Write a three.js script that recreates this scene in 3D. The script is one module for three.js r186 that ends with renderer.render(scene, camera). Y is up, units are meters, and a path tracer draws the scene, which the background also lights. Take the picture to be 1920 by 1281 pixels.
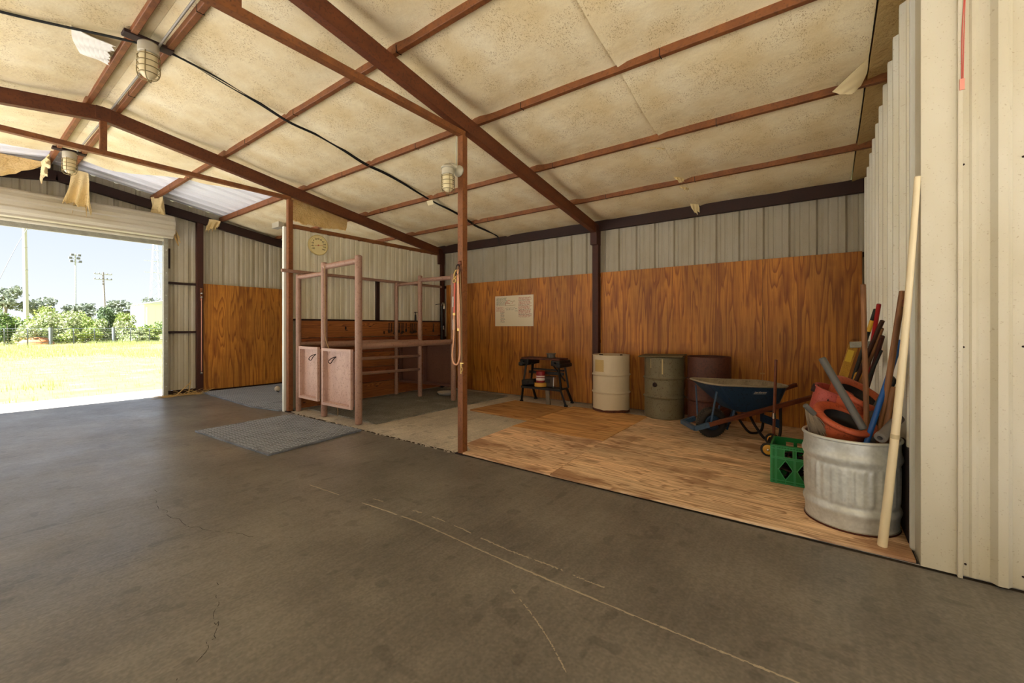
import * as THREE from 'three';
import { RoundedBoxGeometry } from 'three/addons/geometries/RoundedBoxGeometry.js';
import { mergeGeometries } from 'three/addons/utils/BufferGeometryUtils.js';

// ---------------------------------------------------------------- camera, sky, sun, exposure
const scene = new THREE.Scene();
const W = 1920, H = 1281, FOCAL = 783.4, YAW = 0.6325;
const camera = new THREE.PerspectiveCamera(2 * Math.atan(H / 2 / FOCAL) * 180 / Math.PI, W / H, 0.05, 1500);
camera.position.set(0, 1.38, 0);
camera.lookAt(-Math.sin(YAW), 1.38, -Math.cos(YAW));
camera.setViewOffset(W, H, 0, 27.3, W, H);           // shift lens: verticals stay vertical
const renderer = new THREE.WebGLRenderer({ antialias: true });
renderer.toneMapping = THREE.LinearToneMapping;
renderer.toneMappingExposure = 6.2;
renderer.shadowMap.enabled = true;
const SKY_LEVEL = 0.185, SUN_LEVEL = 8;
const sun = new THREE.DirectionalLight(new THREE.Color(0.985, 0.99, 1.03), SUN_LEVEL);
sun.position.set(-5, 36, 38); sun.target.position.set(-3, 0, -3);
sun.castShadow = true; sun.shadow.mapSize.set(4096, 4096);
Object.assign(sun.shadow.camera, { left: -70, right: 40, top: 60, bottom: -60, near: 1, far: 160 });
scene.add(sun, sun.target);

// ---------------------------------------------------------------- helpers
let seed = 12345;
const rnd = () => { seed = (seed + 0x6d2b79f5) | 0; let t = Math.imul(seed ^ (seed >>> 15), 1 | seed); t = (t + Math.imul(t ^ (t >>> 7), 61 | t)) ^ t; return ((t ^ (t >>> 14)) >>> 0) / 4294967296; };
const rr = (a, b) => a + (b - a) * rnd();
const lerp = (a, b, t) => a + (b - a) * t, clamp = (x, a = 0, b = 1) => Math.min(b, Math.max(a, x));
const sst = (a, b, x) => { const t = clamp((x - a) / (b - a)); return t * t * (3 - 2 * t); };
const V = (x, y, d) => new THREE.Vector3(x, y, -d);  // building axes: x along the back wall, y up, d towards the back wall
function noiser(s, N = 256) {
  const t = new Float32Array(N * N); let q = s * 7919 + 17;
  for (let i = 0; i < N * N; i++) { q = (Math.imul(q, 1664525) + 1013904223) | 0; let e = q ^ (q >>> 15); e = Math.imul(e, 0x2c1b3c6d); e ^= e >>> 12; t[i] = (e >>> 0) / 4294967296; }
  const n = (x, y, px, py) => {
    const xi = Math.floor(x), yi = Math.floor(y); let fx = x - xi, fy = y - yi; fx = fx * fx * (3 - 2 * fx); fy = fy * fy * (3 - 2 * fy);
    const x0 = (((xi % px) + px) % px) & 255, x1 = ((((xi + 1) % px) + px) % px) & 255, y0 = ((((yi % py) + py) % py) & 255) * N, y1 = (((((yi + 1) % py) + py) % py) & 255) * N;
    return (t[y0 + x0] * (1 - fx) + t[y0 + x1] * fx) * (1 - fy) + (t[y1 + x0] * (1 - fx) + t[y1 + x1] * fx) * fy;
  };
  // u, v in 0..1; fx, fy = cells per tile (whole numbers keep it tileable)
  n.fbm = (u, v, fx, fy, o = 4) => { let a = 0.5, s2 = 0, w = 0; for (let i = 0; i < o; i++) { s2 += a * n(u * fx, v * fy, fx, fy); w += a; a *= 0.5; fx *= 2; fy *= 2; } return s2 / w; };
  return n;
}
const N1 = noiser(1), N2 = noiser(2), N3 = noiser(3), N4 = noiser(4);
function tex(w, h, fn, srgb = true) {
  const d = new Uint8Array(w * h * 4);
  for (let y = 0, o = 0; y < h; y++) for (let x = 0; x < w; x++, o += 4) { const c = fn((x + 0.5) / w, (y + 0.5) / h); d[o] = clamp(c[0], 0, 255); d[o + 1] = clamp(c[1], 0, 255); d[o + 2] = clamp(c[2], 0, 255); d[o + 3] = 255; }
  const t = new THREE.DataTexture(d, w, h); t.wrapS = t.wrapT = THREE.RepeatWrapping; t.magFilter = THREE.LinearFilter; t.minFilter = THREE.LinearMipmapLinearFilter; t.generateMipmaps = true;
  if (srgb) t.colorSpace = THREE.SRGBColorSpace; t.needsUpdate = true; return t;
}
const rep = (t, su, sv = su, ou = 0, ov = 0) => { const c = t.clone(); c.repeat.set(1 / su, 1 / sv); c.offset.set(ou, ov); c.needsUpdate = true; return c; };
const mixc = (a, b, t) => [lerp(a[0], b[0], t), lerp(a[1], b[1], t), lerp(a[2], b[2], t)];
const grey = (g) => [g * 255, g * 255, g * 255];
const std = (o) => new THREE.MeshStandardMaterial({ roughness: 0.7, metalness: 0, ...o });
const hex = (r, g, b) => new THREE.Color(`rgb(${r},${g},${b})`);

// geometry helpers: everything non-indexed with position, normal, uv
const flat = (g) => { const q = g.index ? g.toNonIndexed() : g; return q; };
function uvBox(g, s = 1, o = 0) {   // metres from the dominant axis of each triangle
  g = flat(g); const p = g.attributes.position, n = g.attributes.normal, uv = new Float32Array(p.count * 2);
  for (let i = 0; i < p.count; i += 3) {
    let ax = 0, ay = 0, az = 0; for (let k = 0; k < 3; k++) { ax += n.getX(i + k); ay += n.getY(i + k); az += n.getZ(i + k); }
    ax = Math.abs(ax); ay = Math.abs(ay); az = Math.abs(az);
    for (let k = 0; k < 3; k++) { const x = p.getX(i + k), y = p.getY(i + k), z = p.getZ(i + k); let a, b; if (ax >= ay && ax >= az) { a = z; b = y; } else if (ay >= az) { a = x; b = z; } else { a = x; b = y; } uv[(i + k) * 2] = a * s + o; uv[(i + k) * 2 + 1] = b * s + o * 0.37; }
  }
  g.setAttribute('uv', new THREE.BufferAttribute(uv, 2)); return g;
}
const bx = (w, h, d, x = 0, y = 0, z = 0, r = 0) => { const g = r > 0 ? new RoundedBoxGeometry(w, h, d, 1, r) : new THREE.BoxGeometry(w, h, d); g.translate(x, y, z); return uvBox(g); };
// box given by ranges in building axes
const rb = (x0, x1, y0, y1, d0, d1, r = 0) => bx(x1 - x0, y1 - y0, d1 - d0, (x0 + x1) / 2, (y0 + y1) / 2, -(d0 + d1) / 2, r);
function along(g, a, b, up = new THREE.Vector3(0, 1, 0)) {   // geometry built along +Y from 0..L moved to run a -> b; its local Z faces roughly up
  const y = b.clone().sub(a).normalize(); let z = up.clone().sub(y.clone().multiplyScalar(up.dot(y))); if (z.lengthSq() < 1e-6) z = new THREE.Vector3(0, 0, 1).sub(y.clone().multiplyScalar(y.z)); z.normalize();
  const x = y.clone().cross(z); g.applyMatrix4(new THREE.Matrix4().makeBasis(x, y, z).setPosition(a)); return g;
}
function bar(a, b, w, t, up, r = 0) { const L = a.distanceTo(b); const g = r > 0 ? new RoundedBoxGeometry(w, L, t, 1, r) : new THREE.BoxGeometry(w, L, t); g.translate(0, L / 2, 0); uvBox(g); return along(g, a, b, up); }
function cyl(a, b, r0, r1 = r0, seg = 14, caps = true) { const L = a.distanceTo(b); const g = flat(new THREE.CylinderGeometry(r1, r0, L, seg, 1, !caps)); g.translate(0, L / 2, 0); const uv = g.attributes.uv; for (let i = 0; i < uv.count; i++) uv.setXY(i, uv.getX(i) * 2 * Math.PI * r0, uv.getY(i) * L); return along(g, a, b); }
function pipe(a, b, r, seg = 14) {   // rounded ends
  const L = a.distanceTo(b), pr = [[0, 0], [r * 0.6, 0.0], [r * 0.9, r * 0.15], [r, r * 0.4], [r, L - r * 0.4], [r * 0.9, L - r * 0.15], [r * 0.6, L], [0, L]].map((q) => new THREE.Vector2(...q));
  return along(lathe(pr, seg), a, b);
}
function lathe(pts, seg = 32) { const g = flat(new THREE.LatheGeometry(pts.map((q) => q.isVector2 ? q : new THREE.Vector2(...q)), seg)); const uv = g.attributes.uv, p = g.attributes.position; let rm = 0; for (const q of pts) rm = Math.max(rm, q.x ?? q[0]); for (let i = 0; i < uv.count; i++) uv.setXY(i, uv.getX(i) * 2 * Math.PI * rm, p.getY(i)); return g; }
function tube(pts, r, seg = 8, n = 0, closed = false) { const c = new THREE.CatmullRomCurve3(pts, closed, 'centripetal'); return flat(new THREE.TubeGeometry(c, n || pts.length * 5, r, seg, closed)); }
function ribbon(pts, w, t, wdir) {   // strap of width w along wdir, thickness t, through pts
  const c = new THREE.CatmullRomCurve3(pts, false, 'centripetal'), n = pts.length * 6, sh = []; const P = c.getPoints(n);
  const gs = []; for (let i = 0; i < n; i++) { const d = P[i + 1].clone().sub(P[i]); const nrm = d.clone().cross(wdir).normalize(); gs.push(bar(P[i].clone().addScaledVector(d, -0.05), P[i + 1].clone().addScaledVector(d, 0.05), w, t, nrm)); } return mg(gs);
}
const torus = (R, r, a = 8, b = 24) => flat(new THREE.TorusGeometry(R, r, a, b));
function mg(gs) { gs = (Array.isArray(gs) ? gs : [gs]).map((g) => { g = flat(g); for (const k of Object.keys(g.attributes)) if (!['position', 'normal', 'uv'].includes(k)) g.deleteAttribute(k); if (!g.attributes.normal) g.computeVertexNormals(); if (!g.attributes.uv) g.setAttribute('uv', new THREE.BufferAttribute(new Float32Array(g.attributes.position.count * 2), 2)); g.morphAttributes = {}; return g; }); return gs.length === 1 ? gs[0] : mergeGeometries(gs); }
const taken = new Map();
const numbered = (n) => { const k = taken.get(n) || 0; taken.set(n, k + 1); return k ? `${n}_${String(k).padStart(3, '0')}` : n; };
function mesh(name, gs, mat, parent = scene) {
  const m = new THREE.Mesh(mg(gs), mat); m.name = parent === scene ? numbered(name) : name; m.castShadow = m.receiveShadow = true; parent.add(m); return m;
}
function part(name, gs, mat, parent) {   // named child; repeats under one parent take a number
  const n = parent.children.filter((c) => c.name === name || c.name.startsWith(name + '_0')).length; const m = mesh(name, gs, mat, parent); if (n) m.name = `${name}_${String(n).padStart(3, '0')}`; return m;
}
function sub(name, parent) { const g = new THREE.Group(); const n = parent.children.filter((c) => c.name === name || c.name.startsWith(name + '_0')).length; g.name = n ? `${name}_${String(n).padStart(3, '0')}` : name; parent.add(g); return g; }
const tag = (o, label, category, group) => { Object.assign(o.userData, { label, category }); if (group) o.userData.group = group; return o; };
function thing(name, label, category, pos = [0, 0, 0], group) { const g = new THREE.Group(); g.name = numbered(name); g.position.copy(V(...pos)); scene.add(g); return tag(g, label, category, group); }
function struct(name, gs, mat) { if (gs) { const m = mesh(name, gs, mat); m.userData.kind = 'structure'; return m; } const g = new THREE.Group(); g.name = numbered(name); g.userData.kind = 'structure'; scene.add(g); return g; }

// ---------------------------------------------------------------- sky (air and thin cloud)
{
  const w = 1024, h = 512, d = new Float32Array(w * h * 4);
  for (let y = 0, o = 0; y < h; y++) { const el = ((y + 0.5) / h - 0.5) * Math.PI, up = Math.max(0, Math.sin(el));
    for (let x = 0; x < w; x++, o += 4) {
      const u = (x + 0.5) / w, k = Math.pow(1 - up, 3), c = sst(0.45, 0.75, N1.fbm(u, up * 0.9, 6, 5, 5)) * 0.5 * sst(0, 0.25, up);
      const b = [lerp(0.44, 0.90, k), lerp(0.58, 0.94, k), lerp(0.86, 0.99, k)]; const q = el < 0 ? [0.55, 0.52, 0.42] : mixc(b, [1.0, 1.0, 1.0], c);
      for (let i = 0; i < 3; i++) d[o + i] = q[i] * SKY_LEVEL; d[o + 3] = 1;
    } }
  const t = new THREE.DataTexture(d, w, h, THREE.RGBAFormat, THREE.FloatType); t.mapping = THREE.EquirectangularReflectionMapping; t.magFilter = THREE.LinearFilter; t.needsUpdate = true;
  scene.background = t; scene.environment = t;
}

// ---------------------------------------------------------------- textures and materials
function woodRings(u, v, fu, fv, k, s) {   // rotary-cut figure: contours of a stretched noise, grain along v
  const n = s.fbm(u, v, fu, fv, 3) + 0.16 * s.fbm(u, v, fu * 4, fv * 2, 2); return n * k;
}
function plyTex(sd, lo, mid, hi, fu, fv, k, dirt) {
  const s = noiser(sd);
  return tex(1024, 1024, (u, v) => {
    const r = woodRings(u, v, fu, fv, k, s), f = r - Math.floor(r), line = Math.pow(f, 2.2) * (1 - sst(0.86, 1, f));
    const fine = N2.fbm(u, v, 170, 7, 2), br = N3.fbm(u, v, 3, 2, 4), pore = sst(0.66, 0.8, N4.fbm(u, v, 256, 20, 1));
    let c = mixc(hi, mid, clamp(line * 1.25)); c = mixc(c, lo, clamp(line * line * 0.9)); c = mixc(c, lo, clamp((fine - 0.5) * 0.9 + 0.1) * 0.6); c = mixc(c, lo, pore * 0.25);
    const g = 0.82 + 0.36 * br, dd = dirt * sst(0.55, 0.75, N1.fbm(u + 0.3, v, 5, 5, 5));
    return mixc([c[0] * g, c[1] * g, c[2] * g], lo, dd);
  });
}
const T = {
  plyWallA: plyTex(11, [120, 62, 14], [186, 112, 34], [216, 144, 54], 5, 1, 9, 0.3),
  plyWallB: plyTex(12, [122, 64, 14], [188, 114, 36], [212, 140, 52], 6, 1, 8, 0.35),
  plyFloorA: plyTex(13, [118, 78, 52], [222, 184, 146], [244, 214, 178], 10, 2, 9, 0.5),
  plyFloorB: plyTex(14, [136, 86, 44], [206, 150, 90], [226, 178, 118], 4, 1, 9, 0.3),
  concrete: tex(1024, 1024, (u, v) => { const a = N1.fbm(u, v, 6, 6, 6), b = N2.fbm(u, v, 120, 10, 2), c = N3.fbm(u, v, 256, 256, 1); const g = 0.72 + 0.34 * a + 0.10 * (b - 0.5) + 0.16 * (c - 0.5), st = sst(0.72, 0.8, N4.fbm(u, v, 26, 26, 2)) * 0.12; const k = g * (1 - st); return [126 * k, 121 * k, 115 * k]; }),
  concreteB: tex(512, 512, (u, v) => grey(0.55 * N2.fbm(u, v, 128, 8, 2) + 0.45 * N3.fbm(u, v, 128, 128, 2)), false),
  concreteR: tex(512, 512, (u, v) => { const r = 0.5 + 0.35 * N1.fbm(u, v, 8, 8, 5) + 0.1 * N3.fbm(u, v, 90, 90, 1); return grey(r); }, false),
  insul: tex(1024, 1024, (u, v) => { const a = N1.fbm(u, v, 5, 5, 5), sp = sst(0.60, 0.80, N3.fbm(u, v, 240, 170, 2)) * sst(0.35, 0.65, N2.fbm(u, v, 7, 9, 3)), f = N4.fbm(u, v, 256, 200, 1); const c = mixc([244, 230, 192], [226, 202, 150], clamp(a * 1.5 - 0.35)); return mixc(c, [150, 118, 72], clamp(sp * 0.55 + (f - 0.5) * 0.16)); }),
  steel: tex(512, 512, (u, v) => { const a = N1.fbm(u, v, 9, 5, 5), b = N2.fbm(u, v, 60, 60, 3); const c = mixc([108, 60, 26], [140, 84, 38], a * 1.3 - 0.15); return mixc(c, [74, 38, 14], sst(0.55, 0.78, b) * 0.4); }),
  stallPaint: tex(512, 512, (u, v) => { const a = N1.fbm(u, v, 6, 4, 4), b = N2.fbm(u, v, 50, 50, 3); const c = mixc([146, 108, 90], [172, 136, 118], a); return mixc(c, [98, 66, 50], sst(0.6, 0.78, b) * 0.35); }),
  panel: tex(1024, 1024, (u, v) => { const a = N1.fbm(u, v, 6, 3, 4), sp = sst(0.80, 0.88, N3.fbm(u, v, 220, 220, 2)), s2 = sst(0.80, 0.86, N4.fbm(u, v, 110, 110, 2)) * 0.6; const c = mixc([230, 225, 208], [212, 202, 174], clamp(a * 1.4 - 0.2)); return mixc(c, [120, 92, 52], clamp(sp * 0.26 + s2 * 0.06)); }),
  galv: tex(512, 512, (u, v) => { const a = N1.fbm(u, v, 8, 8, 4), b = N3.fbm(u, v, 40, 40, 2); const g = 200 + 34 * (a - 0.5) + 22 * (b - 0.5); return [g, g * 1.01, g * 0.99]; }),
  galvR: tex(512, 512, (u, v) => grey(0.32 + 0.35 * N1.fbm(u, v, 12, 12, 4)), false),
  rust: tex(512, 512, (u, v) => { const a = N1.fbm(u, v, 8, 6, 5), b = N2.fbm(u, v, 50, 40, 3); return mixc(mixc([84, 46, 32], [104, 58, 40], a), [62, 32, 22], sst(0.5, 0.75, b) * 0.6); }),
  scuff: tex(512, 512, (u, v) => { const a = N1.fbm(u, v, 5, 4, 5), b = sst(0.66, 0.74, N2.fbm(u, v, 60, 40, 3)); return mixc(mixc([255, 255, 255], [222, 214, 202], a), [140, 116, 96], b * 0.45); }),
  rubberB: tex(256, 256, (u, v) => { const q = 8, x = u * q, y = v * q, a = Math.floor(x) + Math.floor(y), lx = x % 1 - 0.5, ly = y % 1 - 0.5; const s = a & 1 ? [lx + ly, lx - ly] : [lx - ly, lx + ly]; return grey(Math.abs(s[0]) < 0.16 && Math.abs(s[1]) < 0.75 ? 1 - Math.abs(s[0]) * 3 : 0.1); }, false),
  rubber: tex(512, 512, (u, v) => { const a = N1.fbm(u, v, 6, 6, 5), b = N2.fbm(u, v, 90, 90, 2); const g = 0.8 + 0.5 * (a - 0.5) + 0.3 * (b - 0.5); return [172 * g, 180 * g, 194 * g]; }),
  lumber: tex(1024, 512, (u, v) => { const kx = [0.12, 0.37, 0.63, 0.88], ky = [0.3, 0.7, 0.45, 0.6]; let w = 0, kn = 0; for (let i = 0; i < 4; i++) { const e = Math.hypot((u - kx[i]) * 9, (v - ky[i]) * 4); w += 0.5 * Math.exp(-e * e * 1.6); kn = Math.max(kn, 1 - sst(0.05, 0.2, e)); } const r = (v * 7 + 2 * N1.fbm(u, v, 2, 3, 3) + w * 2) * 3, f = r - Math.floor(r); const c = mixc([176, 108, 52], [118, 62, 26], Math.pow(f, 2)); return mixc(mixc(c, [96, 52, 24], 0.5 * sst(0.5, 0.7, N2.fbm(u, v, 6, 60, 3))), [44, 22, 10], kn * 0.85); }),
  handle: tex(256, 256, (u, v) => { const a = N2.fbm(u, v, 40, 3, 3), b = N1.fbm(u, v, 4, 4, 3); return mixc(mixc([168, 118, 76], [126, 82, 48], a), [92, 56, 32], sst(0.5, 0.7, b) * 0.5); }),
  grassT: tex(1024, 1024, (u, v) => { const a = N1.fbm(u, v, 9, 9, 5), b = N2.fbm(u, v, 120, 120, 2), g = sst(0.5, 0.68, N3.fbm(u, v, 12, 12, 4)); const c = mixc([128, 120, 64], [110, 104, 46], b); return mixc(mixc(c, [102, 114, 40], g * 0.75), [142, 132, 84], sst(0.6, 0.75, a) * 0.6); }),
  bumpN: tex(512, 512, (u, v) => grey(N1.fbm(u, v, 16, 16, 5)), false),
};
const M = {
  floor: std({ map: rep(T.concrete, 2.6), bumpMap: rep(T.concreteB, 1.3), bumpScale: 0.0013, roughnessMap: rep(T.concreteR, 3.1), roughness: 0.54, vertexColors: true }),
  slab: std({ map: rep(T.concrete, 2.6, 2.6, 0.3, 0.1), bumpMap: rep(T.concreteB, 1.3), bumpScale: 0.002, roughness: 0.8, color: new THREE.Color(3.1, 2.98, 2.75) }),
  bounceGround: std({ map: rep(T.scuff, 3.3), roughness: 0.95, color: hex(212, 212, 214) }),
  apron: std({ map: rep(T.concrete, 2.6), roughness: 0.9, color: new THREE.Color(1.25, 1.22, 1.15) }),
  dark: std({ color: hex(22, 18, 15), roughness: 0.95 }),
  chalk: std({ color: hex(176, 164, 146), roughness: 0.95 }),
  crack: std({ color: hex(40, 32, 26), roughness: 1 }),
  insul: std({ map: rep(T.insul, 1.3), bumpMap: rep(T.bumpN, 1.1), bumpScale: 0.004, roughness: 0.72 }),
  insulDirty: std({ map: rep(T.insul, 1.3), color: hex(196, 180, 146), bumpMap: rep(T.bumpN, 0.6), bumpScale: 0.01, roughness: 0.8, side: THREE.DoubleSide }),
  tread: std({ map: rep(T.rubber, 1.3), roughness: 0.5, color: new THREE.Color(1.35, 1.35, 1.35) }),
  fibre: std({ map: rep(T.insul, 0.35), color: hex(250, 230, 196), roughness: 1, bumpMap: rep(T.bumpN, 0.3), bumpScale: 0.02 }),
  vinyl: std({ color: hex(252, 246, 230), roughness: 0.6, map: rep(T.insul, 1.2) }),
  steel: std({ map: rep(T.steel, 0.9), roughness: 0.62, bumpMap: rep(T.bumpN, 0.5), bumpScale: 0.0015 }),
  steelDark: std({ map: rep(T.steel, 0.9), color: hex(96, 74, 76), roughness: 0.7 }),
  stall: std({ map: rep(T.stallPaint, 0.7), roughness: 0.5 }),
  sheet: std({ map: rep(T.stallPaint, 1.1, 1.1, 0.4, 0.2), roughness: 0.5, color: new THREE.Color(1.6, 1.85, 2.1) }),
  sheetShaded: std({ map: rep(T.stallPaint, 1.1, 1.1, 0.1, 0.6), roughness: 0.6, color: hex(150, 128, 120) }),  // gate sheet copy, darkened in colour for the shade at the rear
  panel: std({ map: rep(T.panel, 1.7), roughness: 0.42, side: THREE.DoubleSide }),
  steelShaded: std({ map: rep(T.steel, 0.9), color: hex(138, 104, 96), roughness: 0.65 }),  // steel tint with the shade of the far columns put into its colour
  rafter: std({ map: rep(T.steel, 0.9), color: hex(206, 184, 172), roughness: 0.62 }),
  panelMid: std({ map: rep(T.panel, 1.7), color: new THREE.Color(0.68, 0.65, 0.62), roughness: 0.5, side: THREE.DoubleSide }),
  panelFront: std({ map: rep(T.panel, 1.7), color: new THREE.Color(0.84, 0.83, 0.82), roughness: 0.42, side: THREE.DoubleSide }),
  panelBack: std({ map: rep(T.panel, 1.7), color: new THREE.Color(0.55, 0.52, 0.50), roughness: 0.5, side: THREE.DoubleSide }),  // darker panel tint for the back wall
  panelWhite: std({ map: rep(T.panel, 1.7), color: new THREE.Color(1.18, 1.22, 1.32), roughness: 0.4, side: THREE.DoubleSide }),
  trimWhite: std({ color: hex(226, 226, 218), roughness: 0.4 }),
  roofMetal: std({ color: hex(250, 251, 253), roughness: 0.45, metalness: 0, side: THREE.DoubleSide }),
  galv: std({ map: rep(T.galv, 0.6), roughnessMap: rep(T.galvR, 0.6), roughness: 0.9, metalness: 0.3 }),
  galvDull: std({ map: rep(T.galv, 0.4), roughness: 0.6, metalness: 0.35, color: hex(205, 200, 188) }),
  plyWall: [T.plyWallA, T.plyWallB].map((t, i) => std({ map: rep(t, 1.22, 2.44, i * 0.3), roughness: 0.55, color: new THREE.Color(0.84, 0.8, 0.72) })),
  plyWall2: [T.plyWallA, T.plyWallB].map((t, i) => std({ map: rep(t, 1.22, 2.44, 0.55 + i * 0.3, 0.4), roughness: 0.55, color: new THREE.Color(0.92, 0.93, 0.9) })),
  rubber: std({ map: rep(T.rubber, 1.3), roughness: 0.6, color: new THREE.Color(0.62, 0.62, 0.62) }),
  rubberStall: std({ map: rep(T.rubber, 1.3), bumpMap: rep(T.rubberB, 0.3), bumpScale: 0.01, roughness: 0.85, color: new THREE.Color(1.05, 0.88, 0.62) }),
  black: std({ color: hex(20, 19, 18), roughness: 0.6 }),
  blackMetal: std({ color: hex(38, 34, 31), roughness: 0.5, metalness: 0.4 }),
  iron: std({ map: rep(T.rust, 0.3), color: hex(120, 104, 100), roughness: 0.7, metalness: 0.3 }),
  lumber: std({ map: rep(T.lumber, 1.7, 0.3), roughness: 0.6 }),
  handle: std({ map: rep(T.handle, 0.12, 0.8), roughness: 0.6 }),
  handleRed: std({ map: rep(T.handle, 0.12, 0.8), color: hex(186, 140, 112), roughness: 0.6 }),
  grass: std({ map: rep(T.grassT, 6), roughness: 1 }),
  brass: std({ color: hex(196, 164, 96), metalness: 0.8, roughness: 0.35 }),
  chrome: std({ color: hex(200, 196, 190), metalness: 0.9, roughness: 0.25 }),
};

// ---------------------------------------------------------------- building measures
const X1 = -3.13, X2 = -6.965, X3 = -10.5, XR = 0.49, XE = 4.2, DP = 3.33, DB = 6.845, DF = -4.55, DR = 1.15, DOORW = 1.44, DOORH = 3.07;
const yR = (d) => 4.03 - 0.155 * Math.abs(d - DR);   // top of the rafters
const purlinD = [DR + 0.13, 2.42, 3.58, 4.75, 5.87];  // on the far slope; mirrored on the near one
const mir = (d) => 2 * DR - d;

// ---------------------------------------------------------------- ground outside
{
  const g = new THREE.PlaneGeometry(900, 900, 60, 60); g.rotateX(-Math.PI / 2); const p = g.attributes.position;
  const gg = uvBox(g); gg.translate(-40, -0.09, 0);
  struct('field_ground', [gg], M.grass);
  // concrete apron in front of the rolling door
  struct('door_apron', [rb(X3 - 1.35, X3 - 0.02, -0.12, -0.012, DR - 2.6, DR + 2.6, 0.01)], M.apron);
  struct('added_bounce_yard', [rb(X3 - 14, XE + 9, -0.13, -0.02, DF - 12, -1.2), rb(XE + 0.02, XE + 9, -0.13, -0.02, -1.2, 7)], M.bounceGround);  // unseen pale ground, added to bounce sunlight up to the ceiling
}

// ---------------------------------------------------------------- floor: aisle slab and stall slab
const floor = struct('floor');
{
  const nx = 220, nd = 68, x0 = X3, x1 = XE, d0 = -1.2, d1 = DP - 0.02, g = new THREE.PlaneGeometry(x1 - x0, d1 - d0, nx, nd); g.rotateX(-Math.PI / 2); g.translate((x0 + x1) / 2, 0, -(d0 + d1) / 2);
  const p = g.attributes.position, uv = g.attributes.uv, c = new Float32Array(p.count * 3);
  for (let i = 0; i < p.count; i++) { const x = p.getX(i), d = -p.getZ(i); uv.setXY(i, x, d); const a = N1.fbm((x + 11) / 16, (d + 5) / 16, 9, 9, 5), b = sst(0.66, 0.78, N3.fbm((x + 11) / 16, (d + 5) / 16, 60, 60, 3)); const k = (0.84 + 0.32 * a) * (1 - 0.10 * b); c[i * 3] = k; c[i * 3 + 1] = k * (0.985 + 0.015 * a); c[i * 3 + 2] = k * (0.96 + 0.04 * a); }
  g.setAttribute('color', new THREE.BufferAttribute(c, 3));
  const m = new THREE.Mesh(g, M.floor); m.name = 'aisle_slab'; m.receiveShadow = m.castShadow = true; floor.add(m);
  part('slab_base', [rb(x0, x1, -0.3, -0.004, d0, DB + 0.25)], M.slab, floor);
  part('stall_slab', [rb(X3, X1 + 0.12, -0.2, 0.004, DP + 0.02, DB + 0.2, 0.004)], M.slab, floor);
  part('side_slab', [rb(X1 + 0.12, XE, -0.2, 0.004, DP + 0.02, DB + 0.2, 0.004)], M.slab, floor);
  part('joint_filler', [rb(X3, XE, -0.05, -0.003, DP - 0.02, DP + 0.02)], std({ map: rep(T.concrete, 0.7), color: hex(150, 132, 112), roughness: 1 }), floor);
  // crumbled concrete along the joint
  const cr = []; for (let i = 0; i < 150; i++) { const x = rr(-6.7, X1 - 0.05), r = rr(0.004, 0.016) * (rnd() < 0.15 ? 1.6 : 1); const q = new THREE.DodecahedronGeometry(r, 0); q.scale(1, 0.5, 1); q.rotateY(rnd() * 6); q.translate(x, 0.004, -(DP + rr(-0.035, 0.03))); cr.push(q); }
  part('crumbs', cr, M.slab, floor).userData.kind = 'stuff';
  // scuffs and cracks, each a thin deposit or groove on the slab
  const strip = (pts, w, jit, y, gap = 0) => { const P = new THREE.CatmullRomCurve3(pts.map((q) => V(q[0], y, q[1])), false, 'centripetal').getPoints(pts.length * 26), gs = []; for (let i = 0; i + 1 < P.length; i++) { if (gap && N2.fbm(i / P.length, 0.37 + w, 30, 3, 2) < gap) continue; const ww = w * rr(0.4, 1.3), a = P[i].clone(), b = P[i + 1].clone(); const off = jit * (rnd() - 0.5); a.z += off; b.z += off; gs.push(bar(a, b, ww, 0.0008)); } return gs; };
  part('scuff_mark', strip([[-3.58, 1.9], [-2.47, 1.98], [-2.31, 1.99], [-1.44, 1.96], [-0.68, 1.955], [-0.22, 1.96], [0.4, 1.97]], 0.010, 0.004, 0.0006, 0.34), M.chalk, floor);
  part('scuff_mark', strip([[-2.88, 2.05], [-2.22, 2.11], [-1.52, 2.07], [-1.2, 2.08], [-0.97, 2.07], [-0.6, 2.1]], 0.009, 0.008, 0.0006, 0.46), M.chalk, floor);
  part('scuff_mark', strip([[-1.3, 1.77], [-1.14, 1.69], [-0.97, 1.59], [-0.86, 1.51], [-0.72, 1.4]], 0.006, 0.004, 0.0006, 0.42), M.chalk, floor);
  const jag = (pts) => { const o = []; for (let i = 0; i + 1 < pts.length; i++) for (let k = 0; k < 5; k++) o.push([lerp(pts[i][0], pts[i + 1][0], k / 5) + rr(-0.02, 0.02), lerp(pts[i][1], pts[i + 1][1], k / 5) + rr(-0.02, 0.02)]); o.push(pts.at(-1)); return o; };
  part('crack', strip(jag([[-4.54, 1.08], [-4.14, 1.0], [-3.84, 0.98], [-3.5, 1.02], [-3.19, 1.13], [-2.98, 1.22], [-2.78, 1.36]]), 0.0022, 0.001, 0.0004, 0.45), M.crack, floor);
  part('crack', strip(jag([[-2.62, 0.89], [-2.27, 0.77], [-2.15, 0.69], [-2.02, 0.54]]), 0.0022, 0.001, 0.0004, 0.45), M.crack, floor);
}

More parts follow.
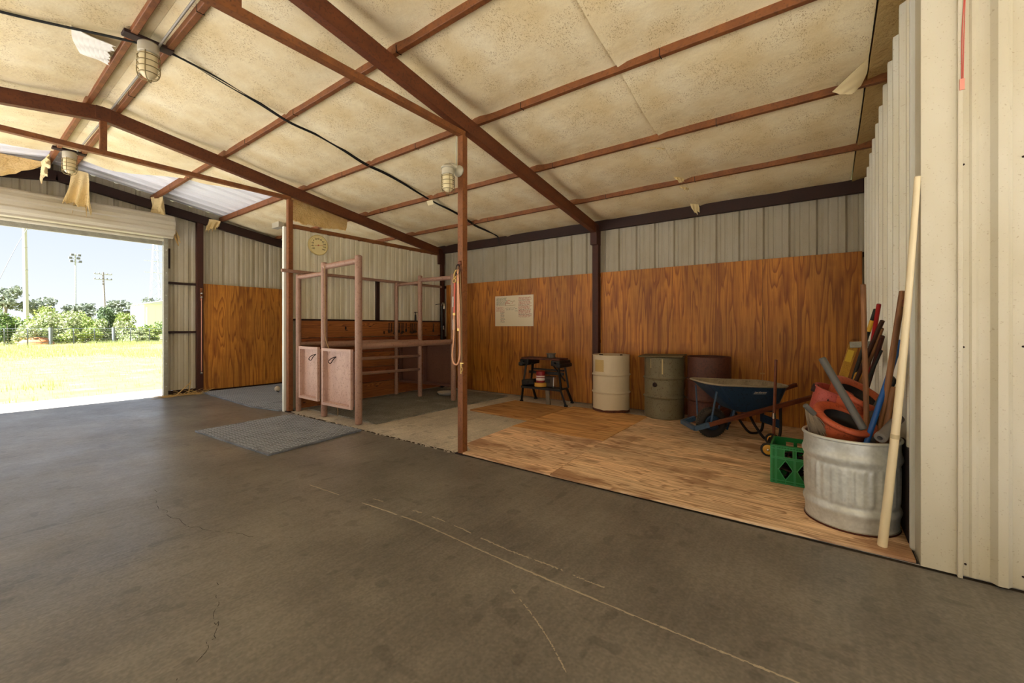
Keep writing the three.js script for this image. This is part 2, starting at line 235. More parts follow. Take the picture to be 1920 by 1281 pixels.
// ---------------------------------------------------------------- ribbed steel walls
const PITCH = 0.3048, PROF = [[0, 0], [0.034, 0], [0.044, 0.005], [0.06, 0.005], [0.07, 0], [0.112, 0], [0.134, 0.032], [0.17, 0.032], [0.192, 0], [0.236, 0], [0.246, 0.005], [0.262, 0.005], [0.272, 0]];
function ribbed(w, y0, top, sign, s0 = 0) {   // local: s along +x, up +y, ribs towards +z * sign; s0 = where in the profile it starts
  const q = []; for (let k = -1; k * PITCH < w + s0; k++) for (const [s, h] of PROF) { const x = k * PITCH + s - s0; if (x > 0.0005 && x < w - 0.0005) q.push([x, h * sign]); }
  q.unshift([0, 0]); q.push([w, 0]); const pos = [], uv = [], off = rnd() * 5;
  for (let i = 0; i + 1 < q.length; i++) { const [a, ha] = q[i], [b, hb] = q[i + 1], ta = top(a), tb = top(b); if (b - a < 1e-4) continue; const A = [a, y0, ha], B = [b, y0, hb], C = [b, tb, hb], D = [a, ta, ha]; for (const P of [A, B, C, A, C, D]) { pos.push(...P); uv.push(P[0] + off, P[1]); } }
  const g = new THREE.BufferGeometry(); g.setAttribute('position', new THREE.Float32BufferAttribute(pos, 3)); g.setAttribute('uv', new THREE.Float32BufferAttribute(uv, 2)); g.computeVertexNormals(); return g;
}
// a run of 0.914 m panels along a wall; face: 'back' | 'front' | 'left' (faces +x) | 'right' (faces -x)
function panelRun(wall, face, at, from, to, y0, topOf, sign, mat, s0 = 0) {
  const PW = PITCH * 3;
  for (let a = from; a < to - 0.01; a += PW) {
    const w = Math.min(PW, to - a), f = face;
    let g;
    if (f === 'back' || f === 'front') { g = ribbed(w, y0, (s) => topOf(a + s), sign, s0); g.translate(a, 0, -at); }
    else if (f === 'left') { g = ribbed(w, y0, (s) => topOf(a + s), sign, s0); g.rotateY(Math.PI / 2); g.translate(at, 0, -a); }
    else { g = ribbed(w, y0, (s) => topOf(a + w - s), sign, s0); g.rotateY(-Math.PI / 2); g.translate(at, 0, -(a + w)); }
    part('metal_panel', [g], mat, wall);
  }
}
const cut = (d) => yR(d) + 0.14;
const wallBack = struct('wall_back');
panelRun(wallBack, 'back', DB + 0.01, X3, XE, 0.0, () => 3.26, -1, M.panelBack);
part('girt', [rb(X3, XR - 0.02, 2.26, 2.32, DB - 0.02, DB + 0.005)], M.steelDark, wallBack);
part('girt', [rb(X3, XR - 0.02, 1.1, 1.16, DB - 0.02, DB + 0.005)], M.steelDark, wallBack);
const wallLeft = struct('wall_left');
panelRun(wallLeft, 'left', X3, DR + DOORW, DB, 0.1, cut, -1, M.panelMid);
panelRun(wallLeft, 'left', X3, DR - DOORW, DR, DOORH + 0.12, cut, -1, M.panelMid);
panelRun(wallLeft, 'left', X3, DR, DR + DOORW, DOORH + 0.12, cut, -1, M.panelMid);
panelRun(wallLeft, 'left', X3, DF, DR - DOORW, 2.7, cut, -1, M.panelMid);  // unseen stretch, left open below to let in more light
for (const [a, b] of [[DR + DOORW + 0.08, 3.14], [3.24, DB]]) for (const y of [2.24, 1.25]) part('girt', [rb(X3 - 0.01, X3 + 0.05, y, y + 0.045, a, b)], M.steelDark, wallLeft);
part('base_angle', [rb(X3 - 0.02, X3 + 0.03, 0, 0.1, DR + DOORW + 0.05, DB)], M.iron, wallLeft);
const wallGable = struct('wall_near_gable');
panelRun(wallGable, 'right', XE, DR + 1.5, DB, 0.01, cut, -1, M.panel);
panelRun(wallGable, 'right', XE, DR - 1.5, DR, DOORH, cut, -1, M.panel);
panelRun(wallGable, 'right', XE, DR, DR + 1.5, DOORH, cut, -1, M.panel);
panelRun(wallGable, 'right', XE, DF, DR - 1.5, 0.01, cut, -1, M.panel);
const wallNear = struct('wall_near_side');
panelRun(wallNear, 'front', DF, X3, -5.2, 2.8, () => 3.26, 1, M.panel); panelRun(wallNear, 'front', DF, -5.2, 0.45, 0.0, () => 3.26, 1, M.panel); panelRun(wallNear, 'front', DF, 0.45, XE, 2.8, () => 3.26, 1, M.panel);  // unseen side: bays opened and closed to shape the light inside
// tool room: its end wall faces the stalls, its front wall faces the aisle
const wallRight = struct('wall_right');
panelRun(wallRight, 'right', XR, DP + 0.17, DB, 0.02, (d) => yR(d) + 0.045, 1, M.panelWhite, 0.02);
part('low_dark_board', [rb(XR - 0.036, XR - 0.01, 0.02, 0.61, DP + 0.24, DB - 0.05)], std({ map: rep(T.lumber, 1.7, 0.3), color: hex(64, 66, 56), roughness: 0.9 }), wallRight);  // dark board along the foot of the wall
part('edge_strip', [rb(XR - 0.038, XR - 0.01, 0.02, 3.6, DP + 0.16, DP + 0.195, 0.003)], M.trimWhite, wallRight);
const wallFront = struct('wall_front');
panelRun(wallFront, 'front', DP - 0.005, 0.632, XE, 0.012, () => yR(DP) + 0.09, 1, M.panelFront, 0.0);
for (const [x, y] of [[0.645, 2.274], [0.645, 1.269], [0.652, 0.077], [0.86, 2.266], [0.86, 1.278], [0.86, 0.08]]) { const g = cyl(V(x, y, DP - 0.006), V(x, y, DP - 0.014), 0.006, 0.004, 6); part('screw', [g], M.iron, wallFront); }
struct('trim_1', [rb(0.474, 0.622, 0.012, yR(DP) + 0.08, DP - 0.018, DP - 0.008), rb(0.618, 0.638, 0.004, yR(DP) + 0.08, DP - 0.034, DP - 0.008, 0.003), rb(0.4735, 0.481, 0.0125, yR(DP) + 0.0795, DP - 0.0172, DP + 0.15), rb(0.474, 0.478, 0.013, yR(DP), DP + 0.149, DP + 0.175)], M.panelFront);
// partition between the left bay and the stocks
const wallPart = struct('wall_partition');
panelRun(wallPart, 'left', X2, DP + 0.03, DB, 1.5, () => 3.03, -1, M.panel, 0.08);
panelRun(wallPart, 'left', X2 - 0.085, DP + 0.0, DB, 0.02, () => 3.03, -1, M.panel, 0.08);
part('top_girt', [rb(X2 - 0.06, X2 + 0.012, 3.0, 3.07, DP + 0.08, 6.8, 0.004)], M.steel, wallPart);
part('sill_girt', [rb(X2 - 0.05, X2 + 0.05, 1.488, 1.515, DP + 0.1, 6.8)], M.steelDark, wallPart);
part('stud', [rb(X2 + 0.0, X2 + 0.05, 1.5, 2.27, 4.99, 5.06)], M.steelDark, wallPart);
for (let k = 0; k < 5; k++) part('plank', [rb(X2 + 0.008, X2 + 0.046 + rr(-0.003, 0.004), 0.03 + k * 0.292, 0.03 + k * 0.292 + (k === 4 ? 0.29 : 0.283), DP + 0.12, 6.74, 0.004)], [std({ map: rep(T.lumber, 1.9, 0.29, k * 0.23, -0.1), roughness: 0.6 }), std({ map: rep(T.lumber, 1.9, 0.29, k * 0.41, -0.1), roughness: 0.65, color: hex(216, 190, 160) })][k & 1], wallPart);
part('burn_mark', [0, 1, 2].map((i) => { const d = [3.95, 4.33, 5.16][i], y = [1.37, 1.36, 1.27][i]; const g = new THREE.CylinderGeometry(0.02, 0.02, 0.003, 8); g.rotateZ(Math.PI / 2); g.scale(1, 1.6, 0.8); g.translate(X2 + 0.052, y, -d); return g; }), M.dark, wallPart);
struct('trim_2', [rb(X2 - 0.1, X2 - 0.04, 0.0, 3.02, DP - 0.045, DP + 0.02, 0.004)], M.trimWhite);

// ---------------------------------------------------------------- roof: steel sheets, insulation blankets
const roof = struct('roof');
for (const side of [1, -1]) {
  const dE = side > 0 ? DB + 0.25 : DF - 0.25, sl = Math.hypot(Math.abs(dE - DR), 0.155 * Math.abs(dE - DR)), PW = PITCH * 3;
  for (let a = X3 - 0.25; a < XE + 0.25; a += PW) {
    const g = ribbed(Math.min(PW, XE + 0.25 - a), 0, () => sl, side > 0 ? 1 : -1, 0.0);
    const yax = V(0, 4.03 - (yR(dE)), DR).sub(V(0, 0, dE)).normalize(), x = new THREE.Vector3(1, 0, 0); const z = x.clone().cross(yax);
    g.applyMatrix4(new THREE.Matrix4().makeBasis(x, yax, z).setPosition(V(a, yR(dE) + (0.145), dE))); part('roof_sheet', [g], M.roofMetal, roof);
  }
}
part('ridge_cap', [rb(X3 - 0.3, XE + 0.3, 4.15, 4.19, DR - 0.2, DR + 0.2, 0.01)], M.roofMetal, roof);
const ceiling = struct('ceiling');
// blanket underside: hangs between the purlins and is pinched where it crosses a rafter
const pl = [DR, ...purlinD.slice(1), DB - 0.07];
function sagAt(x, dd) { const d = dd < DR ? mir(dd) : dd; let i = 0; while (i + 2 < pl.length && d > pl[i + 1]) i++; const t = clamp((d - pl[i]) / (pl[i + 1] - pl[i])); let s = 0.032 * Math.sin(Math.PI * t); for (const q of [X1, X2, X3]) { const e = Math.abs(x - q); s = s * (1 - 0.7 * Math.exp(-(e * e) / 0.03)) - 0.020 * Math.exp(-((e - 0.05) ** 2) / 0.012) + 0.034 * Math.sin(Math.PI * t) * Math.exp(-((e - 0.3) ** 2) / 0.016); } return s + 0.02 * (N1.fbm((x + 12) / 20, (d + 6) / 20, 40, 40, 3) - 0.5); }
function blanket(xa, xb, da, db, mat = M.insul) {   // xa may be a function of d (a torn edge)
  const side = da >= DR - 0.01 ? 1 : -1, fx = typeof xa === 'function' ? xa : () => xa, nx = Math.max(6, Math.round((xb - fx((da + db) / 2)) / 0.09)), nd = Math.round((db - da) / 0.09), P = [], U = [];
  const pt = (i, j, up) => { const d = lerp(da, db, j / nd), x = lerp(fx(d), xb, i / nx), e = i === 0 ? 0.02 : i === nx ? 0.004 : 0; return [x, yR(d) + (up ? 0.098 : 0.062 - Math.max(-0.03, sagAt(x, d)) + (i === 0 ? -e : e)), -d]; };
  const quad = (a, b, c, d) => { for (const q of [a, b, c, a, c, d]) { P.push(...q); U.push(q[0], q[2]); } };
  for (let i = 0; i < nx; i++) for (let j = 0; j < nd; j++) { quad(pt(i, j, 0), pt(i, j + 1, 0), pt(i + 1, j + 1, 0), pt(i + 1, j, 0)); }
  for (let j = 0; j < nd; j++) { quad(pt(0, j, 1), pt(0, j + 1, 1), pt(0, j + 1, 0), pt(0, j, 0)); quad(pt(nx, j, 0), pt(nx, j + 1, 0), pt(nx, j + 1, 1), pt(nx, j, 1)); }
  for (const j of [0, nd]) for (let i = 0; i < nx; i++) quad(pt(i, j, 0), pt(i + 1, j, 0), pt(i + 1, j, 1), pt(i, j, 1));
  quad(pt(0, 0, 1), pt(nx, 0, 1), pt(nx, nd, 1), pt(0, nd, 1));
  const g = new THREE.BufferGeometry(); g.setAttribute('position', new THREE.Float32BufferAttribute(P, 3)); g.setAttribute('uv', new THREE.Float32BufferAttribute(U, 2));
  // smooth normals on the underside
  const m = new Map(); g.computeVertexNormals(); const n = g.attributes.normal, p = g.attributes.position; const key = (i) => `${p.getX(i).toFixed(3)},${p.getY(i).toFixed(3)},${p.getZ(i).toFixed(3)}`, lim = nx * nd * 6;
  for (let i = 0; i < lim; i++) { const k = key(i), v = m.get(k) || [0, 0, 0]; v[0] += n.getX(i); v[1] += n.getY(i); v[2] += n.getZ(i); m.set(k, v); }
  for (let i = 0; i < lim; i++) { const v = m.get(key(i)), L = Math.hypot(...v); n.setXYZ(i, v[0] / L, v[1] / L, v[2] / L); }
  return part('insulation_blanket', [g], mat, ceiling);
}
M.insul.side = THREE.DoubleSide;
const seams = [XE, 2.11, 0.335, -1.445, -3.225, -5.06, -6.8];
for (let i = 0; i + 1 < seams.length; i++) { blanket(seams[i + 1] + 0.006, seams[i] - 0.006, DR, DB - 0.03, i === 1 ? M.insulDirty : M.insul); blanket(seams[i + 1] + 0.006, seams[i] - 0.006, DF + 0.03, DR - 0.002); }
const tornFar = (d) => -9.44 + 0.9 * sst(1.55, 2.5, d) + 0.95 * sst(2.4, 3.55, d) + 0.10 * (N3.fbm(d / 4, 0.3, 24, 3, 3) - 0.5);
blanket(tornFar, -6.808, DR, 3.58); blanket(X3 + 0.02, -6.808, 3.58, DB - 0.03);
blanket((d) => -9.3 + 0.14 * sst(0.9, 0.4, d) + 0.12 * (N3.fbm(d / 4, 0.6, 24, 3, 3) - 0.5), -6.808, -2.3, DR - 0.002); blanket(X3 + 0.02, -6.808, DF + 0.03, -2.3);

// ---------------------------------------------------------------- steel frame
const box2 = (x0, x1, y, h, d0, d1) => rb(x0, x1, y, y + h, d0, d1, 0.004);
function rafterGeo(x, w, h, dA, dB) { const A = V(x, yR(dA) - h / 2, dA), B = V(x, yR(dB) - h / 2, dB); return bar(A, B, w, h, new THREE.Vector3(0, 1, 0), 0.005); }
function truss(x, label) {
  const t = thing('roof_truss', label, 'truss', [0, 0, 0]);
  part('rafter', [rafterGeo(x, 0.085, 0.165, DR - 0.01, DB - 0.06)], M.rafter, t); part('rafter', [rafterGeo(x, 0.085, 0.165, DR + 0.01, DF + 0.06)], M.rafter, t);
  part('bottom_chord', [rb(x - 0.035, x + 0.035, 3.452, 3.51, mir(DP + 0.04), DP + 0.04, 0.004)], M.steel, t);
  part('king_post', [rb(x - 0.032, x + 0.032, 3.5, 3.89, DR - 0.032, DR + 0.032, 0.004)], M.steel, t);
  part('ridge_plate', [rb(x - 0.046, x + 0.046, 3.868, 4.022, DR - 0.07, DR + 0.07, 0.004)], M.rafter, t);
  part('gusset', [rb(x - 0.06, x + 0.06, yR(DB - 0.1) - 0.36, yR(DB - 0.1) - 0.02, DB - 0.2, DB - 0.03, 0.004)], M.steelShaded, t);
  part('column', [rb(x - 0.055, x + 0.055, 0.004, yR(DB) - 0.06, DB - 0.13, DB - 0.03, 0.004)], M.steelShaded, t);
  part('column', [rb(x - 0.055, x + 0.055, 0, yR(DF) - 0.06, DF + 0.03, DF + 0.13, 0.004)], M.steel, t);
  return t;
}
truss(X1, 'rust brown roof truss whose rafter crosses mid ceiling to the back wall column');
truss(X2, 'rust brown roof truss with king post above the partition wall, farther from the right wall');
{ const t = thing('gable_frame', 'dark brown gable frame under the roof end above the rolling door', 'frame');
  part('rafter', [rafterGeo(X3 + 0.07, 0.09, 0.17, DR - 0.01, DB - 0.06)], M.steelDark, t); part('rafter', [rafterGeo(X3 + 0.07, 0.09, 0.17, DR + 0.01, DF + 0.06)], M.steelDark, t);
  part('column', [rb(X3 + 0.01, X3 + 0.11, 0, yR(3.19) - 0.1, 3.13, 3.24, 0.004)], M.steelShaded, t); part('column', [rb(X3 + 0.01, X3 + 0.11, 0, yR(3.19) - 0.1, mir(3.24), mir(3.13), 0.004)], M.steel, t); }
for (const [x, l] of [[X1, 'square rust brown steel post holding hung straps at the corner of the plywood floor'], [X2, 'square rust brown steel post at the front end of the ribbed partition wall']]) {
  const t = thing('steel_post', l, 'post'); part('shaft', [rb(x - 0.0375, x + 0.0375, 0.002, 3.455, DP - 0.01, DP + 0.065, 0.004)], M.steel, t); part('base_plate', [rb(x - 0.06, x + 0.06, 0.0, 0.012, DP - 0.03, DP + 0.085)], M.iron, t);
}
for (const x of [X1, X2]) { const t = thing('steel_post', 'square rust brown steel post on the open side of the aisle', 'post', [0, 0, 0], 'posts on the open side of the aisle'); part('shaft', [rb(x - 0.0375, x + 0.0375, 0.002, 3.455, mir(DP + 0.065), mir(DP - 0.01), 0.004)], M.steel, t); }
const purlinNames = ['ridge purlin on the far side of the roof peak, carrying the grey conduit', 'rust brown purlin next below the ridge on the far roof slope', 'rust brown purlin that passes over the top of the strap-hung post', 'rust brown purlin with a folded insulation corner hanging over it near the right wall', 'rust brown purlin nearest the eave on the far roof slope'];
function purlinGeo(d) { const s = Math.sign(d - DR); const y = yR(d); const gs = [bx(XR - 0.0 - X3, 0.1, 0.052, (XR + X3) / 2, y + 0.05, -d, 0.008)]; return gs; }
purlinD.forEach((d, i) => {
  const t = thing('purlin', purlinNames[i], 'purlin'); part('channel', purlinGeo(d), M.steel, t);
  for (let k = 0; k < 7; k++) { const x = X3 + 0.8 + k * 1.72 + rr(-0.5, 0.5); if (x < XR - 0.2) part('wire_tie', [bx(0.006, 0.062, 0.058, x, yR(d) + 0.028, -d)], M.blackMetal, t); }
});
{ const t = thing('purlin', 'ridge purlin on the near side of the roof peak, close beside the other ridge purlin', 'purlin'); part('channel', purlinGeo(mir(purlinD[0])), M.steel, t); }
for (let i = 1; i < 5; i++) { const t = thing('purlin', 'rust brown purlin on the near roof slope above the camera', 'purlin', [0, 0, 0], 'purlins of the near roof slope'); part('channel', purlinGeo(mir(purlinD[i])), M.steel, t); }
{ const t = thing('eave_strut', 'dark brown eave beam along the top of the back wall', 'beam'); part('channel', [rb(X3, XR - 0.01, 3.055, 3.225, DB - 0.1, DB - 0.03, 0.006)], M.steelDark, t); }
{ const t = thing('eave_strut', 'rust brown eave beam along the open side of the building', 'beam'); part('channel', [rb(X3, XE, 2.98, 3.15, DF + 0.0, DF + 0.09, 0.006)], M.steelDark, t); }

// ---------------------------------------------------------------- plywood linings
const shX = [X1 + 0.06, X1 + 0.06 + 1.22, X1 + 0.06 + 2.44, XR - 0.045];
const lining = struct('wall_lining');
const lin = (x0, x1, i) => part('plywood_panel', [rb(x0 + 0.0015, x1 - 0.0015, 0.02, 2.33, DB - 0.036, DB - 0.021)], M.plyWall[i % 2], lining);
for (let i = 0; i < 3; i++) lin(shX[i], shX[i + 1], i);
for (let i = 0; i < 3; i++) lin(Math.max(X2 + 0.06, X1 - 0.06 - (i + 1) * 1.22), X1 - 0.06 - i * 1.22, i + 1);
{ const g = rb(-0.66, -0.60, 0.715, 0.737, DB - 0.0375, DB - 0.0355); part('plug_patch', [g], std({ color: hex(176, 128, 62), roughness: 0.6 }), lining); }
for (let i = 0; i < 3; i++) part('plywood_panel', [rb(X3 + 0.05, X3 + 0.066, 0.05, 2.29, 3.25 + i * 1.22 + 0.002, Math.min(DB - 0.04, 3.25 + (i + 1) * 1.22 - 0.002))], M.plyWall2[i % 2], lining);

// ---------------------------------------------------------------- rolling door at the left end
{
  const t = thing('rolling_door', 'cream ribbed rolling door wound up in its coil above the bright opening', 'rolling door', [X3, 0, DR]);
  const L = DOORW * 2 + 0.16, prof = []; const R = 0.215; for (let i = 0; i <= 144; i++) { const a = i / 144 * Math.PI * 2, w = Math.sin(a * 8), q = R + 0.014 * Math.sign(w) * Math.min(1, Math.abs(w) * 2.5); prof.push([q * Math.cos(a), q * Math.sin(a)]); }
  const sh = new THREE.Shape(prof.map((q) => new THREE.Vector2(...q))); const g = flat(new THREE.ExtrudeGeometry(sh, { depth: L, bevelEnabled: false, curveSegments: 1 })); g.translate(0.28, 3.33, -L / 2); g.rotateY(0);
  part('coil', [g], M.panelMid, t);
  // last turn of the curtain hanging to the head of the opening: slats stacked one under another
  for (let k = 0; k < 2; k++) { const y = 3.16 - k * 0.062; const c = cyl(new THREE.Vector3(0.06, y, -L / 2 + 0.06), new THREE.Vector3(0.06, y, L / 2 - 0.06), 0.034, 0.034, 10); part('slat', [c], M.panel, t); }
  part('bottom_bar', [bx(0.05, 0.09, L - 0.2, 0.055, 3.035, 0, 0.006)], M.galvDull, t);
  for (const s of [-1, 1]) { part('end_bracket', [bx(0.3, 0.36, 0.012, 0.2, 3.33, s * (L / 2 + 0.012), 0.004)], M.steelDark, t); part('axle', [cyl(new THREE.Vector3(0.28, 3.36, s * (L / 2)), new THREE.Vector3(0.28, 3.36, s * (L / 2 + 0.05)), 0.03)], M.blackMetal, t); }
}
for (const s of [1]) { const d = DR + s * DOORW; const t = thing('door_track', s > 0 ? 'pale steel guide track up the right jamb of the rolling door' : 'pale steel guide track up the far left jamb of the rolling door', 'track', [X3, 0, d]);
  part('channel', [bx(0.09, 3.14, 0.012, 0.045, 1.57, 0, 0.002), bx(0.012, 3.14, 0.07, 0.09, 1.57, -s * 0.03, 0.002), bx(0.012, 3.14, 0.07, 0.0, 1.57, -s * 0.03, 0.002)], M.galvDull, t);
  for (let k = 0; k < 7; k++) part('bolt', [cyl(new THREE.Vector3(0.095, 0.2 + k * 0.45, -s * 0.035), new THREE.Vector3(0.108, 0.2 + k * 0.45, -s * 0.035), 0.012, 0.01, 8)], M.galv, t);
  part('bracket', [bx(0.02, 0.4, 0.03, 0.02, 2.75, -s * 0.1)], M.steelDark, t);
}
{ const t = thing('lift_rod', 'long copper coloured rod hung on the brown left wall column', 'rod', [X3 + 0.13, 0, 3.2]); part('shaft', [cyl(new THREE.Vector3(0, 0.45, 0), new THREE.Vector3(0, 1.98, 0), 0.011, 0.011, 8)], std({ color: hex(186, 128, 108), roughness: 0.4, metalness: 0.4 }), t);
  for (const y of [0.42, 2.0, 2.08]) part('knob', [lathe([[0, -0.02], [0.02, -0.015], [0.024, 0], [0.02, 0.015], [0, 0.02]], 10).translate(0, y, 0)], M.chrome, t); part('hook_plate', [bx(0.02, 0.26, 0.04, -0.015, 2.06, 0, 0.003)], M.steel, t); part('hook_plate', [bx(0.02, 0.08, 0.04, -0.015, 0.43, 0, 0.003)], M.blackMetal, t); }
{ // dry stalks in the corner by the left jamb
  const t = thing('straw_heap', 'dry straw and stalks gathered along the foot of the left wall', 'straw', [X3 + 0.12, 0.0, 2.85]); const gs = [];
  for (let i = 0; i < 90; i++) { const d = rr(-0.3, 0.36), x = rr(-0.06, 0.16), L = rr(0.1, 0.35), a = rr(-1.4, 1.4), e = rr(0, 0.5) * (d > 0 ? 1 : 0.3); const A = new THREE.Vector3(x, 0.006, -d), B = A.clone().add(new THREE.Vector3(Math.sin(a) * 0.3 * L, Math.sin(e) * L, -Math.cos(a) * L * (rnd() < 0.5 ? -1 : 1))); gs.push(cyl(A, B, 0.0035, 0.002, 4, false)); }
  gs.push(cyl(new THREE.Vector3(0.05, 0, 0.1), new THREE.Vector3(0.03, 0.24, -0.15), 0.012, 0.008, 6), cyl(new THREE.Vector3(0.03, 0, -0.12), new THREE.Vector3(0.03, 0.3, -0.16), 0.01, 0.006, 6));
  const m = part('stalks', gs, std({ color: hex(206, 172, 112), roughness: 0.9 }), t); m.userData.kind = 'stuff';
}
// ---------------------------------------------------------------- torn insulation
function raggedSheet(pts, thick, wave = 0.02, cuts = 0.02, norm = null) {   // polygon of world points (a warped quad strip between two polylines)
  const [A, B] = pts, n = 26, ca = new THREE.CatmullRomCurve3(A), cb = new THREE.CatmullRomCurve3(B), rows = 7, P = [], U = []; const pa = ca.getSpacedPoints(n), pb = cb.getSpacedPoints(n);
  const nrm = norm || pa[n].clone().sub(pa[0]).cross(pb[0].clone().sub(pa[0])).normalize(), g = [];
  for (let i = 0; i <= n; i++) { g.push([]); const rag = 1 + cuts * (rnd() - 0.5) * 2 * 4; for (let j = 0; j <= rows; j++) { const q = pa[i].clone().lerp(pb[i], j / rows * (j === rows ? rag : 1)); q.addScaledVector(nrm, wave * Math.sin(i * 0.55 + j * 0.7) * Math.sin(Math.PI * j / rows * 0.5)); g[i].push(q); } }
  const tri = (a, b, c) => { for (const q of [a, b, c]) { P.push(q.x, q.y, q.z); U.push(q.x + q.z, q.y); } }; const off = nrm.clone().multiplyScalar(thick), back = (q) => q.clone().add(off);
  for (let i = 0; i < n; i++) for (let j = 0; j < rows; j++) { const [a, b, c, d] = [g[i][j], g[i + 1][j], g[i + 1][j + 1], g[i][j + 1]]; tri(a, b, c); tri(a, c, d); tri(back(a), back(c), back(b)); tri(back(a), back(d), back(c)); }
  const edge = (L) => { for (let i = 0; i + 1 < L.length; i++) { tri(L[i], back(L[i]), back(L[i + 1])); tri(L[i], back(L[i + 1]), L[i + 1]); } }; edge(g.map((r) => r[rows])); edge(g[0]); edge(g[n]); edge(g.map((r) => r[0]));
  const q = new THREE.BufferGeometry(); q.setAttribute('position', new THREE.Float32BufferAttribute(P, 3)); q.setAttribute('uv', new THREE.Float32BufferAttribute(U, 2)); q.computeVertexNormals(); return q;
}
const vin = M.vinyl; vin.side = M.fibre.side = THREE.DoubleSide;
tag(mesh('torn_insulation', [raggedSheet([[V(-7.12, 3.60, 3.42), V(-7.12, 3.50, 3.9), V(-7.12, 3.40, 4.5)], [V(-7.05, 3.15, 3.42), V(-7.05, 3.14, 3.9), V(-7.05, 3.17, 4.42)]], 0.03, 0.015, 0.01)], M.fibre), 'wide limp insulation strip hanging above the round thermometer behind the rafter', 'insulation', 'torn insulation');
tag(mesh('torn_insulation', [raggedSheet([[V(-10.2, 4.02, -0.9), V(-10.2, 4.06, 0.3), V(-10.1, 4.05, 0.98)], [V(-10.25, 3.7, -0.9), V(-10.25, 3.74, 0.5), V(-10.12, 4.0, 1.0)]], 0.03, 0.02, 0.02)], M.fibre), 'brown backed insulation sagging below bare roof sheets left of the ridge', 'insulation', 'torn insulation');
tag(mesh('torn_insulation', [raggedSheet([[V(-10.05, 3.99, 1.28), V(-10.0, 4.0, 1.36), V(-9.95, 3.98, 1.46)], [V(-10.05, 3.36, 1.18), V(-10.0, 3.32, 1.42), V(-9.95, 3.34, 1.50)]], 0.012, 0.05, 0.06)], vin), 'ragged torn insulation tongue hanging from the ridge over the rolling door coil', 'insulation', 'torn insulation');
tag(mesh('torn_insulation', [raggedSheet([[V(-10.0, 4.02, 0.93), V(-9.8, 4.02, 0.95), V(-9.55, 4.04, 0.97)], [V(-10.0, 3.70, 0.95), V(-9.85, 3.86, 0.97), V(-9.55, 3.95, 0.97)]], 0.01, 0.03, 0.05)], vin), 'small pale insulation shred on the near ridge purlin beside the bare sheets', 'insulation', 'torn insulation');
tag(mesh('torn_insulation', [raggedSheet([[V(-10.3, 3.86, 2.36), V(-10.15, 3.87, 2.42), V(-9.95, 3.88, 2.44)], [V(-10.35, 3.44, 2.38), V(-10.25, 3.30, 2.50), V(-10.1, 3.52, 2.52)]], 0.01, 0.05, 0.09)], vin), 'curled insulation scrap hanging from the purlin right of the door coil', 'insulation', 'torn insulation');
tag(mesh('torn_insulation', [raggedSheet([[V(-10.25, 3.5, 2.52), V(-10.22, 3.5, 2.58), V(-10.2, 3.48, 2.64)], [V(-10.25, 3.18, 2.70), V(-10.22, 3.12, 2.72), V(-10.2, 3.16, 2.78)]], 0.01, 0.03, 0.09)], M.fibre), 'brown twisted insulation tail dangling at the right end of the door coil', 'insulation', 'torn insulation');
tag(mesh('torn_insulation', [raggedSheet([[V(-10.4, 3.66, 3.3), V(-10.35, 3.66, 3.42), V(-10.3, 3.64, 3.52)], [V(-10.4, 3.36, 3.28), V(-10.36, 3.42, 3.36), V(-10.32, 3.52, 3.5)]], 0.01, 0.03, 0.08)], vin), 'small insulation scrap bunched at the head of the left wall column', 'insulation', 'torn insulation');
tag(mesh('torn_insulation', [raggedSheet([[V(0.33, yR(4.44) + 0.04, 4.44), V(0.33, yR(4.6) + 0.02, 4.6), V(0.3, yR(4.72), 4.72)], [V(0.10, yR(4.7) - 0.0, 4.70), V(0.16, yR(4.74) - 0.03, 4.71), V(0.24, yR(4.74) - 0.05, 4.72)]], 0.004, 0.002, 0.0)], std({ color: hex(232, 212, 164), roughness: 0.6, side: THREE.DoubleSide })), 'pale folded insulation corner drooping over the purlin near the right wall', 'insulation', 'torn insulation');
[[4.92, 'largest loose flap along the ceiling seam, just below the middle purlin'], [5.72, 'loose flap on the ceiling seam just above the lowest purlin'], [6.0, 'loose flap on the ceiling seam just below the lowest purlin'], [6.62, 'loose strip on the ceiling seam hanging at the back eave']].forEach(([d, l], i) => { const x = -1.45, y = yR(d) + 0.045, s = [0.16, 0.09, 0.1, 0.1][i], dr = [0.02, 0.06, 0.05, 0.13][i]; tag(mesh('insulation_flap', [raggedSheet([[V(x - s, y, d), V(x - s / 2, y, d + 0.05), V(x, y, d + 0.1)], [V(x - s * 0.5, y - dr, d + 0.02), V(x - s * 0.2, y - dr, d + 0.07), V(x + 0.01, y - dr * 0.7, d + 0.12)]], 0.003, 0.01, 0.08)], vin), 'small pale ' + l, 'insulation flap', 'loose seam flaps'); });
tag(mesh('insulation_patch', [raggedSheet([[V(-5.22, yR(0.66) + 0.035, 0.66), V(-5.45, yR(0.72) + 0.03, 0.7), V(-5.7, yR(0.8) + 0.03, 0.78)], [V(-5.3, yR(0.8) + 0.02, 0.95), V(-5.5, yR(0.9) + 0.015, 0.95), V(-5.72, yR(0.98), 0.98)]], 0.006, 0.01, 0.015)], std({ color: hex(250, 246, 236), roughness: 0.5, side: THREE.DoubleSide })), 'white torn facing patch on the near roof slope beside the ridge', 'insulation patch');

